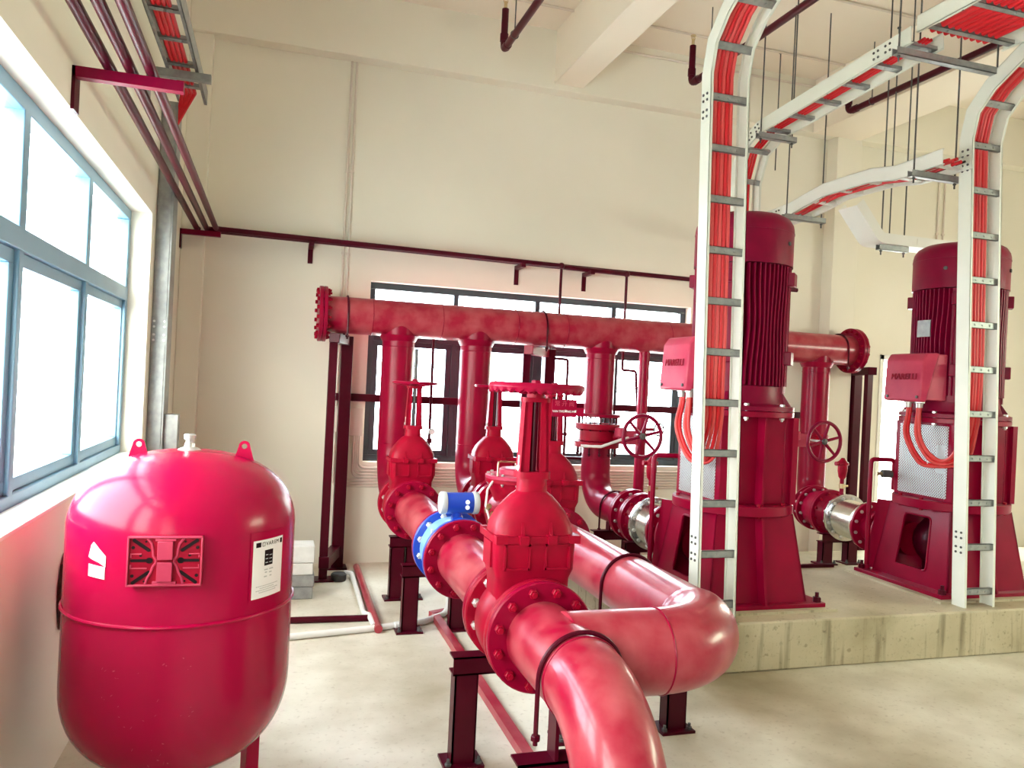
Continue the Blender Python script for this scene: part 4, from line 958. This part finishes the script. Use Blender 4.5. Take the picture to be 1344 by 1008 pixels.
# cables lying in the ladders
def lay(path, offs, nrm, wdir):
    out = []; P = [V(p) for p in path]; w = V(wdir)
    for i, p in enumerate(P):
        a = (P[i] - P[i - 1]).normalized() if i else (P[1] - P[0]).normalized()
        b = (P[i + 1] - P[i]).normalized() if i < len(P) - 1 else a
        n = w.cross((a + b).normalized()).normalized(); out.append(p + w * offs + n * nrm)
    return out
which = ['left edge', 'second from left', 'middle', 'fourth from left', 'right edge', 'back']
for i, (path, (cx, cy)) in enumerate(((T1, PUMPS[0]), (T2, PUMPS[1]))):
    for k in range(5):
        up = lay(path, -0.075 + k * 0.026, 0.012, X_)
        zs = 1.62 + k * 0.02
        # height along the ladder where this cable leaves it
        run = [p for p in up if p.z > zs + 0.25 or p.y < 3.8]
        f = (zs + 0.25 - up[0].z) / (up[1].z - up[0].z); st = up[0].lerp(up[1], f)
        yy = cy + (-0.07 if k < 3 else 0.03) + (k % 3 - 1) * 0.010; xx = cx - 0.385 + (k % 2) * 0.012
        dz = 0.012 * k
        loop = [V((xx, yy, 1.60)), V((xx - 0.005, yy, 1.52)), V((xx - 0.015 - 0.006 * k, yy - 0.02, 1.38)), V((xx - 0.01, yy - 0.09, 1.27 - dz)), V((xx + 0.02, yy - 0.18, 1.215 - dz)), V((st.x + 0.05, st.y + 0.14, 1.27 - dz)), V((st.x + 0.035, st.y + 0.05, 1.44)), V((st.x + 0.01, st.y + 0.012, 1.62)), st]
        # smooth the loop with a Catmull-Rom spline
        sm = []; Q = [loop[0]] + loop + [loop[-1]]
        for j in range(1, len(Q) - 2):
            for s_ in range(6):
                u = s_ / 6.0; p0, p1, p2, p3 = Q[j - 1], Q[j], Q[j + 1], Q[j + 2]
                sm.append(0.5 * ((2 * p1) + (p2 - p0) * u + (2 * p0 - 5 * p1 + 4 * p2 - p3) * u * u + (3 * p1 - p0 - 3 * p2 + p3) * u ** 3))
        sm.append(loop[-1]); sm += run
        m = MB(); m.tube(sm, 0.0122, 8)
        tag(m.build('power_cable', 'cable_red' if k % 2 else 'cable_salmon', angle=60), f'red cable looping from the {["front", "right-hand"][i]} pump box, {which[k]} of five in its ladder', 'cable', ['red cables of the front pump', 'red cables of the right-hand pump'][i])
    c = V((cx - 0.36, cy - 0.17, 1.215)); m = MB(); m.torus(c + V((0.01, 0.03, -0.005)), (0.5, -0.6, -0.2), 0.03, 0.004, 16, 6)
    tag(m.build('cable_tie', 'paper_white'), ['pale tie round the cable loop under the front pump terminal box', 'pale tie round the cable loop under the right-hand pump terminal box'][i], 'cable tie')
for k in range(3):
    m = MB(); m.tube(lay(T3, 0.0 + k * 0.024 - 0.02, 0.01, X_), 0.0105, 8); tag(m.build('power_cable', 'cable_red'), ['left', 'middle', 'right'][k] + ' one of the three red cables in the overhead ladder behind the front motor', 'cable', 'red cables in the overhead ladder')
for k in range(9):
    m = MB(); m.tube(lay(T4, -0.22 + k * 0.05, 0.015, X_), 0.017, 8); tag(m.build('power_cable', 'cable_red'), 'bright red cable side by side with eight others in the wide ladder under the ceiling', 'cable', 'red cables in the wide ladder')
for k in range(5):
    pts = lay(T5, -0.07 + k * 0.032, 0.012 + 0.012 * (k % 2), X_); m = MB()
    for p in pts: p.z += 0.008 * math.sin(3 * p.y + k)
    m.tube(pts, 0.0115 if k < 4 else 0.008, 8); tag(m.build('power_cable', 'cable_red' if k < 4 else 'black_rubber'), 'red cable lying loose in the white wavy tray' if k < 4 else 'thin black cable lying in the white wavy tray', 'cable', 'cables in the white wavy tray')
# hangers: strut under the tray on two threaded rods
def hanger(x0, x1, y, z, label, zt=ZC, rods=None, tilt=0):
    t = thing('trapeze_hanger', label, 'hanger', ((x0 + x1) / 2, y, z), 'trapeze hangers of the cable trays')
    m = MB(); m.box((x0, y - 0.022, z - 0.042), (x1, y + 0.022, z - 0.038)); m.box((x0, y - 0.022, z - 0.042), (x1, y - 0.018, z)); m.box((x0, y + 0.018, z - 0.042), (x1, y + 0.022, z)); m.build('strut', 'galvanised', t)
    for x in (x0 + 0.03, x1 - 0.03):
        m = MB(); m.cyl((x, y, z - 0.08), (x, y - tilt, zt), 0.0055, seg=8); m.hexhead((x, y, z - 0.045), -Z_, 0.011, 0.01); m.build('rod', 'dark_steel', t)
hanger(3.42, 3.76, 5.12, 3.605, 'trapeze hanger under the overhead ladder where it bends over the front motor')
hanger(3.44, 4.26, 3.78, 3.715, 'trapeze hanger in the upper right holding the narrow and the wide ladder')
hanger(3.44, 4.30, 2.9, 3.785, 'trapeze hanger farther along the wide ladder under the ceiling')
hanger(3.90, 4.30, 5.42, 3.095, 'trapeze hanger under the white wavy tray just right of the front motor')
hanger(3.90, 4.30, 4.1, 3.12, 'trapeze hanger at the near end of the white wavy tray')
hanger(4.46, 4.74, 4.98, 2.83, 'trapeze hanger under the low white branch tray')

# ladder and trunking beside the left window
TL = [(-0.585, 5.36, 3.34), (-0.585, 1.0, 3.34)]
ladder('cable_ladder', 'grey cable ladder with red cables high along the left wall', 'cable ladder', TL, X_, 0.17, side=0.09, step=0.35, start=0.25, rail='galvanised', rung='galvanised')
for k in range(4):
    pts = lay(TL, -0.05 + k * 0.024, 0.012, X_); a = pts[0].copy()
    pts = [V((-0.70, 5.39, 2.95)), V((-0.69, 5.385, 3.12)), V((-0.66 + 0.012 * k, 5.37, 3.26))] + [a - Y_ * 0.1] + pts[1:]
    m = MB(); m.tube(pts, 0.012, 8); tag(m.build('power_cable', 'cable_red'), f'red cable in the grey ladder along the left wall, {["nearest the wall", "second from the wall", "third from the wall", "farthest from the wall"][k]}', 'cable', 'red cables in the ladder on the left wall')
t = thing('cable_trunking', 'tall grey steel cable trunking standing against the left wall beside the window', 'trunking', (-0.715, 5.45, 0), None)
m = MB(); m.box((-0.763, 5.36, 0.0), (-0.667, 5.56, 3.29)); m.build('trunking_body', 'galvanised', t, bevel=0.003)
m = MB(); m.box((-0.752, 5.354, 0.02), (-0.678, 5.36, 3.28)); m.build('cover', 'galvanised', t, bevel=0.002)
m = MB(); m.box((-0.763, 5.352, 1.74), (-0.669, 5.362, 1.92)); m.build('joint_plate', 'galvanised', t)
for a in (-0.03, 0.03):
    for b in (-0.06, -0.025, 0.025, 0.06):
        m = MB(); m.hexhead((-0.716 + a, 5.352, 1.83 + b), -Y_, 0.008, 0.007); m.build('bolt', 'zinc_bolt', t)
m = MB(); m.box((-0.667, 5.40, 0.98), (-0.585, 5.5, 1.30)); m.build('outlet_box', 'galvanised', t, bevel=0.003)
t = thing('strut_bracket', 'grey steel strut carrying the ladder along the left wall', 'bracket', (-0.6, 4.8, 3.27))
m = MB(); m.box((-0.763, 4.78, 3.245), (-0.43, 4.82, 3.29)); m.build('strut', 'galvanised', t)
m = MB(); m.box((-0.763, 4.75, 3.12), (-0.752, 4.85, 3.29)); m.build('wall_plate', 'galvanised', t)

# ------------------------------------------------------------------ small red pipes on the walls
zp = 2.715
xs = (-0.648, -0.573, -0.500); ys = (6.665, 6.615, 6.565)
runs = [[(xs[0], 0.2, zp), (xs[0], ys[0], zp), (5.0, ys[0], zp - 0.03)],
        [(xs[1], 0.2, zp), (xs[1], ys[1], zp), (3.09, ys[1], zp - 0.04), (3.09, ys[1], 1.78), (3.23, ys[1], 1.775), (3.235, ys[1] - 0.14, 0.95)],
        [(xs[2], 0.2, zp), (xs[2], ys[2], zp), (2.42, ys[2], zp - 0.03), (2.42, ys[2] - 0.0, 2.26), (2.36, ys[2] + 0.04, 1.97), (2.36, ys[2], 1.85), (2.525, ys[2], 1.845), (2.53, ys[2], 0.957), (2.72, ys[2] - 0.05, 0.957)]]
for k, r_ in enumerate(runs):
    m = MB(); P = [V(p) for p in r_]
    m.tube(fillet(P[:3] + ([P[2] + (P[3] - P[2]) * 0.02] if len(P) > 3 else []), 0.045, 6), 0.021, 12)
    if len(P) > 3: m.tube(fillet([P[2]] + P[3:], 0.02, 4), 0.013, 10); m.sphere(P[2], 0.030, 12, 8)
    tag(m.build('water_pipe', 'maroon_paint'), ['slim red pipe nearest the left wall that runs on along the whole back wall', 'slim red pipe along the walls, middle of the three, dropping beside the third window light', 'slim red pipe along the walls, outermost of the three, dropping by the window middle'][k], 'pipe', 'slim red pipes along the walls')
m = MB(); m.tube([(1.284, 6.56, 1.955), (1.286, 6.56, 1.15), (1.287, 6.56, 0.80)], 0.013, 10)
for z in (1.08, 0.98, 0.9): m.cyl((1.287, 6.56, z - 0.02), (1.287, 6.56, z + 0.02), 0.024, seg=10)
tag(m.build('water_pipe', 'maroon_paint'), 'thin red pipe hanging straight down from the header between the first two downpipes', 'pipe', 'slim red pipes along the walls')
g = thing('pressure_gauge', 'small round gauge on the thin pipe in front of the left window casement', 'gauge', (1.29, 6.54, 1.16))
m = MB(); m.cyl((1.297, 6.545, 1.16), (1.297, 6.515, 1.16), 0.028, seg=20); m.build('gauge_case', 'dark_steel', g)
m = MB(); m.cyl((1.297, 6.515, 1.16), (1.297, 6.513, 1.16), 0.024, seg=20); m.build('dial', 'paper_white', g)
def bracket(p, out, drop, label, ln):
    t = thing('pipe_bracket', label, 'bracket', p, 'red brackets under the slim wall pipes'); x, y, z = p
    m = MB()
    if out == 'y': m.box((x - 0.02, y - ln, z - 0.035), (x + 0.02, y, z)); m.build('arm', 'maroon_paint', t); m = MB(); m.box((x - 0.02, y - 0.012, z - drop), (x + 0.02, y, z)); m.build('wall_leg', 'maroon_paint', t)
    else: m.box((x, y - 0.02, z - 0.04), (x + ln, y + 0.02, z)); m.build('arm', 'motor_red', t); m = MB(); m.box((x, y - 0.02, z - drop), (x + 0.012, y + 0.055, z)); m.build('wall_leg', 'maroon_paint', t)
    return t
bracket((0.235, YB, zp - 0.035), 'y', 0.15, 'red bracket on the back wall left of the header pipe', 0.22)
bracket((2.05, YB, zp - 0.045), 'y', 0.17, 'red bracket on the back wall above the middle of the window', 0.22)
bracket((2.71, YB, zp - 0.05), 'y', 0.17, 'red bracket on the back wall above the third window light', 0.22)
bracket((XL, 3.23, zp - 0.021), 'x', 0.16, 'red bracket on the left wall above the window, holding three slim pipes', 0.38)
bracket((XL, 6.60 - 0.01, zp - 0.021), 'x', 0.15, 'red bracket in the left corner of the room, holding three slim pipes', 0.30)
g = thing('pressure_gauge', 'small ring-shaped gauge on the thin pipe behind the front valve handwheel', 'gauge', (2.46, 6.53, 1.17))
m = MB(); m.torus((2.455, 6.535, 1.17), Y_, 0.030, 0.006, 24, 8); m.cyl((2.455, 6.545, 1.17), (2.455, 6.55, 1.17), 0.03, seg=20); m.build('gauge_case', 'dark_steel', g)
m = MB(); m.tube([(2.455, 6.55, 1.14), (2.455, 6.55, 1.08), (2.53, 6.565, 1.075)], 0.009, 8); m.sphere((2.53, 6.565, 1.17), 0.022, 10, 6); m.build('gauge_stem', 'maroon_paint', g)
# sprinkler drops at the ends of the ceiling pipes
for x, lab in ((1.63, 'dark red sprinkler pipe with an upturned end left of the ceiling beam'), (3.325, 'dark red sprinkler pipe with an upturned end just left of the cream ladder'), (4.965, 'dark red sprinkler pipe with an upturned end above the white tray')):
    t = thing('sprinkler_pipe', lab, 'sprinkler pipe', (x, 6.0, 4.27), 'sprinkler pipes under the ceiling')
    m = MB(); m.tube(fillet([(x, YF + 0.1, 4.27), (x, 6.0, 4.27), (x, 6.0, 4.60)], 0.05, 6), 0.028, 14); m.cyl((x, 5.88, 4.27), (x, 5.94, 4.27), 0.034, seg=14); m.cyl((x, 6.0, 4.34), (x, 6.0, 4.40), 0.034, seg=14); m.build('pipe', 'maroon_paint', t)
    m = MB(); m.cyl((x, 6.0, 4.60), (x, 6.0, 4.66), 0.014, seg=10); m.cyl((x, 6.0, 4.685), (x, 6.0, 4.69), 0.024, seg=14); m.tube([(x - 0.014, 6.0, 4.65), (x - 0.018, 6.0, 4.67), (x, 6.0, 4.688), (x + 0.018, 6.0, 4.67), (x + 0.014, 6.0, 4.65)], 0.003, 6); m.build('sprinkler_head', 'brass', t)
    for y in (5.7, 3.2):
        m = MB(); m.torus((x, y, 4.27), Y_, 0.031, 0.004, 18, 6); m.cyl((x, y, 4.30), (x, y, ZC), 0.005, seg=8); m.build('pipe_hanger', 'dark_steel', t)
for (x, y, lab) in ((3.72, 6.1, 'loose threaded rod hanging from the ceiling left of the overhead ladder'), (4.35, 6.2, 'loose threaded rod hanging from the ceiling behind the overhead ladder'), (4.95, 5.4, 'long threaded rod hanging between the overhead ladder and the low white tray')):
    m = MB(); m.cyl((x, y, 3.7 if x < 4.9 else 2.93), (x, y, ZC), 0.0055, seg=8); m.hexhead((x, y, ZC - 0.012), Z_, 0.016, 0.012); tag(m.build('threaded_rod', 'dark_steel'), lab, 'rod', 'threaded rods hanging from the ceiling')

# ------------------------------------------------------------------ things on the floor
def bar(a, b, w, h_, mat, name, label, cat, group=None, round_=False):
    a, b = V(a), V(b); m = MB()
    if round_: m.cyl(a + Z_ * w, b + Z_ * w, w, seg=14)
    else:
        d = (b - a).normalized(); s = d.cross(Z_) * (w / 2); m.prism([a - s, a + s, b + s, b - s], (0, 0, h_))
    return tag(m.build(name, mat), label, cat, group)
bar((0.715, 6.50, 0), (0.69, 4.86, 0), 0.026, 0, 'red_pipe_dust_sheen', 'floor_pipe', 'red pipe lying on the floor from the back wall past the header posts', 'pipe', 'pipes lying on the floor', True)
bar((-0.1, 5.145, 0), (0.66, 5.12, 0), 0.021, 0, 'maroon_paint', 'floor_pipe', 'dark red pipe lying crossways on the floor behind the tank', 'pipe', 'pipes lying on the floor', True)
bar((1.075, 5.13, 0), (1.32, 5.24, 0), 0.05, 0.04, 'red_pipe_dust_sheen', 'edging_bar', 'short red edging bar on the floor beside the flow meter trestle', 'bar', 'red steel edging bars')
bar((1.10, 5.10, 0), (1.10, 2.45, 0), 0.05, 0.04, 'red_pipe_dust_sheen', 'edging_bar', 'long red edging bar on the floor running under the front line', 'bar', 'red steel edging bars')
m = MB(); m.tube(fillet([(-0.35, 4.72, 0.022), (0.664, 4.90, 0.022), (1.0, 4.99, 0.022), (1.20, 5.16, 0.022), (1.21, 5.17, 0.42)], 0.07, 6), 0.02, 12)
for x, y in ((0.68, 4.903), (0.8, 4.93)): m.cyl((x, y, 0.022), (x + 0.03, y + 0.007, 0.022), 0.025, seg=12)
tag(m.build('floor_pipe', 'white_plastic'), 'white plastic pipe crossing the floor from the tank and rising beside the trestle', 'pipe', 'pipes lying on the floor')
m = MB(); m.tube(fillet([(0.60, 6.30, 0.03), (0.655, 6.27, 0.03), (0.635, 5.2, 0.03), (0.665, 5.15, 0.03), (0.67, 4.92, 0.03)], 0.04, 5), 0.018, 12)
tag(m.build('floor_pipe', 'white_plastic'), 'thin white pipe on the floor beside the red one, ending in a black cap', 'pipe', 'pipes lying on the floor')
m = MB(); m.lathe([(0.055, 0), (0.06, 0.01), (0.06, 0.05), (0.05, 0.06), (0.001, 0.062)], (0.545, 6.17, 0), Z_, 20)
tag(m.build('black_cap', 'black_rubber'), 'black rubber cap on the floor at the end of the thin white pipe', 'cap')

# ------------------------------------------------------------------ expansion tank
TC = V((-0.28, 2.977, 0)); TR = 0.376
def tank():
    t = thing('expansion_tank', 'big glossy red expansion tank standing by the left window', 'tank', tuple(TC))
    prof = []
    zt, zb, zs0, zs1, e = 1.312, 0.205, 0.53, 1.03, 2.35
    for k in range(17):
        a = PI / 2 * (1 - k / 16); prof.append((TR * abs(math.cos(a)) ** (2 / e), zs0 - (zs0 - zb) * abs(math.sin(a)) ** (2 / e)))
    for k in range(1, 18):
        a = PI / 2 * k / 17; prof.append((TR * abs(math.cos(a)) ** (2 / e), zs1 + (zt - zs1) * abs(math.sin(a)) ** (2 / e)))
    m = MB(); m.lathe(prof, TC, Z_, 96); m.build('shell', 'red_tank', t, 50)
    m = MB(); m.torus(TC + Z_ * 0.792, Z_, TR + 0.001, 0.0065, 96, 8); m.build('weld_band', 'red_tank', t)
    for s, x in ((-1, -0.445), (1, -0.095)):
        c = V((x, 2.977, 1.255)); m = MB(); n = 14
        pts = [c + V((-0.046, 0, -0.02)), c + V((0.046, 0, -0.02))] + [c + V((0.020 * math.cos(PI * k / n), 0, 0.072 + 0.020 * math.sin(PI * k / n))) for k in range(n + 1)]
        hole = [c + V((0.0095 * math.cos(2 * PI * k / 16), 0, 0.072 + 0.0095 * math.sin(2 * PI * k / 16))) for k in range(16)]
        # plate with a round eye: bridge the outline and the hole
        bm = m.bm; ov = pts; N = len(ov)
        def nearest(p): return min(range(16), key=lambda q: (hole[q] - p).length)
        for y in (-0.004, 0.004):
            A = [bm.verts.new(p + Y_ * y) for p in ov]; Hh = [bm.verts.new(p + Y_ * y) for p in hole]
            es = [bm.edges.new((A[i], A[(i + 1) % N])) for i in range(N)] + [bm.edges.new((Hh[i], Hh[(i + 1) % 16])) for i in range(16)]
            bmesh.ops.triangle_fill(bm, edges=es, use_beauty=True)
            if y < 0: A0, H0 = A, Hh
        for P0, P1 in ((A0, A), (H0, Hh)):
            for i in range(len(P0)):
                j = (i + 1) % len(P0); bm.faces.new((P0[i], P0[j], P1[j], P1[i]))
        m.build('lifting_lug', 'red_tank', t)
    m = MB(); c = TC + Z_ * 1.305
    m.lathe([(0.05, 0), (0.03, 0.012), (0.018, 0.016), (0.016, 0.03), (0.013, 0.032), (0.013, 0.042), (0.019, 0.043), (0.020, 0.058), (0.016, 0.062), (0.001, 0.063)], c, Z_, 20); m.build('air_valve', 'zinc_bolt', t)
    for k in range(3):
        a = 2 * PI * k / 3 + 0.4; d = V((math.cos(a), math.sin(a), 0)); m = MB()
        m.prism([TC + d * 0.25 - V((-d.y, d.x, 0)) * 0.03 + Z_ * 0.0, TC + d * 0.30 - V((-d.y, d.x, 0)) * 0.03, TC + d * 0.30 + V((-d.y, d.x, 0)) * 0.03, TC + d * 0.25 + V((-d.y, d.x, 0)) * 0.03], (0, 0, 0.40)); m.build('leg', 'red_tank', t, bevel=0.004)
    def S(deg, z, out=0.0): a = math.radians(deg); return TC + V(((TR + out) * math.cos(a), (TR + out) * math.sin(a), z))
    def patch(m, a0, a1, z0, z1, o0, o1, n=10, skew=0.0):
        rows = []
        for k in range(n + 1):
            a = a0 + (a1 - a0) * k / n; dz = skew * k / n
            rows.append([S(a, z0 + dz, o0), S(a, z0 + dz, o1), S(a, z1 + dz, o1), S(a, z1 + dz, o0)])
        m.grid(rows)
    # pressed steel bracket plate: flat plate with raised spine, slots and pads
    ac = math.radians(-92.7); nrm = V((math.cos(ac), math.sin(ac), 0)); tx = V((-nrm.y, nrm.x, 0))
    M = frame_at(TC + nrm * (TR + 0.006) + Z_ * 1.003, tx, Z_)
    m = MB(); hw, hh = 0.108, 0.077
    m.box((-hw, -hh, -0.014), (hw, hh, 0.004), M); pl = m.build('bracket_plate', 'red_cast', t, bevel=0.004)
    m = MB()
    for (x0, x1, y0, y1, z0, z1) in ((-hw, hw, hh - 0.006, hh, 0, 0.012), (-hw, hw, -hh, -hh + 0.006, 0, 0.012), (-hw, -hw + 0.005, -hh, hh, 0, 0.012), (hw - 0.005, hw, -hh, hh, 0, 0.012),
                 (-0.022, 0.022, -0.062, -0.003, 0, 0.016), (-0.022, 0.022, 0.005, 0.062, 0, 0.016), (-0.03, 0.03, 0.062, 0.07, 0, 0.010), (-0.034, 0.034, -0.072, -0.062, 0, 0.010)): m.box((x0, y0, z0), (x1, y1, z1), M)
    m.build('raised_spine', 'box_red', pl, bevel=0.0015)  # pink reflection highlights put into the spine colour
    m = MB()
    for s in (-1, 1):
        path = [(s * 0.052, 0.07), (s * 0.040, 0.055), (s * 0.036, 0.035), (s * 0.034, 0.016), (s * 0.026, 0.005), (s * 0.026, -0.005), (s * 0.034, -0.016), (s * 0.04, -0.035), (s * 0.048, -0.05), (s * 0.054, -0.07)]
        m.tube([M @ V((x, y, 0.005)) for x, y in path], 0.004, 6)
        for y in (0.022, -0.022): m.tube([M @ V((s * (0.068 if y > 0 else 0.052), y, 0.005)), M @ V((s * 0.098, y, 0.005)), M @ V((s * 0.098, y * 0.5, 0.005))], 0.0025, 6)
    m.build('pressed_bead', 'box_red', pl)
    m = MB()
    def slot(p, q, r): 
        a, b = M @ V((*p, 0.0046)), M @ V((*q, 0.0046)); d = (b - a).normalized(); n_ = M.to_3x3() @ Z_; s_ = d.cross(n_) * r
        pts = [a + s_ * math.cos(PI * k / 8 ) - d * r * math.sin(PI * k / 8) for k in range(9)] + [b - s_ * math.cos(PI * k / 8) + d * r * math.sin(PI * k / 8) for k in range(9)]
        m.prism(pts, n_ * 0.0012)
    for s in (-1, 1):
        slot((s * 0.048, 0.034), (s * 0.09, 0.064), 0.0052); slot((s * 0.046, -0.034), (s * 0.09, -0.066), 0.0052); slot((s * 0.046, 0.002), (s * 0.095, 0.002), 0.0045); slot((s * 0.044, 0.002), (s * 0.046, 0.002), 0.009)
        slot((s * 0.092, 0.042), (s * 0.0925, 0.042), 0.005); slot((s * 0.092, -0.045), (s * 0.0925, -0.045), 0.005); slot((s * 0.07, 0.018), (s * 0.0705, 0.018), 0.004)
        slot((s * 0.056, 0.06), (s * 0.0565, 0.06), 0.003); slot((s * 0.058, -0.062), (s * 0.0585, -0.062), 0.003)
    m.build('slot', 'print_black', pl)
    # paper label, with its print
    m = MB(); patch(m, -52.6, -28.0, 0.838, 1.068, 0.0003, 0.0016, 12); m.build('label_pocket', 'red_tank', t)
    m = MB(); patch(m, -51.0, -29.3, 0.846, 1.040, 0.0016, 0.0026, 12); lab = m.build('paper_label', 'paper_white', t)
    m = MB()
    for a0, a1, z0, z1 in ((-49.5, -46.3, 1.017, 1.033), (-31.9, -30.0, 1.017, 1.033), (-43.6, -37.6, 0.952, 1.004)): patch(m, a0, a1, z0, z1, 0.0026, 0.0031, 5)
    m.build('black_print', 'print_black', lab)
    m = MB()
    for k in range(3):
        patch(m, -42.9, -41.2, 0.986 - 0.013 * k, 0.989 - 0.013 * k, 0.0032, 0.0035, 2); patch(m, -40.2, -38.2, 0.984 - 0.012 * k, 0.9865 - 0.012 * k, 0.0032, 0.0035, 2)
    for a0, a1, z in ((-43.5, -41, 0.936), (-40, -37, 0.936), (-43, -41.5, 0.927), (-40, -38, 0.925), (-43.5, -41.5, 0.913), (-39.5, -38, 0.913), (-48.5, -33, 0.884), (-46, -36, 0.877), (-48.5, -33, 0.870), (-46.5, -35.0, 0.863)):
        if a1 - a0 > 4:
            q = a0
            while q < a1: patch(m, q, q + 0.8, z, z + 0.003, 0.0026, 0.0031, 1); q += 1.15
        else: patch(m, a0, a1, z, z + 0.004, 0.0026, 0.0031, 2)
    m.build('fine_print', 'grey_plastic', lab)
    for k, ch in enumerate('VAREM'):
        deg = -42.2 + k * 2.0; a = math.radians(deg); n_ = V((math.cos(a), math.sin(a), 0)); tx_ = V((-n_.y, n_.x, 0))
        text_mesh('lettering', ch, 0.0185, 0.0004, 'print_black', frame_at(S(deg, 1.025, 0.0028), tx_, Z_), lab)
    m = MB()
    for a0, a1, z0, z1 in ((-45.4, -43.6, 1.018, 1.0195), (-45.4, -43.6, 1.0305, 1.032), (-45.4, -45.1, 1.018, 1.032), (-43.9, -43.6, 1.018, 1.032)): patch(m, a0, a1, z0, z1, 0.0026, 0.0031, 2)
    m.build('square_mark', 'print_black', lab)
    # two torn white stickers
    m = MB(); patch(m, -131.5, -121.5, 0.938, 0.976, 0.0004, 0.0014, 4, -0.004); m.build('sticker', 'paper_white', t)
    m = MB(); rows = []
    for k, (d, z0, z1) in enumerate(((-131.6, 0.997, 1.002), (-130.2, 0.993, 1.036), (-128.8, 0.990, 1.046), (-125.0, 0.984, 1.026), (-121.2, 0.972, 1.006))): rows.append([S(d, z0, 0.0004), S(d, z0, 0.0014), S(d, z1, 0.0014), S(d, z1, 0.0004)])
    m.grid(rows); m.build('sticker', 'paper_white', t)
    # scuffs where the paint is chipped
    m = MB(); rnd = random.Random(3)
    for k in range(34):
        d = rnd.uniform(-122, -78); z = rnd.uniform(0.36, 0.70); a = rnd.uniform(0.3, 1.1); patch(m, d, d + a, z, z + rnd.uniform(0.0012, 0.004), 0.0002, 0.0005, 2, rnd.uniform(-0.006, 0.008))
    m.build('paint_chip', 'box_red', t)
tank()
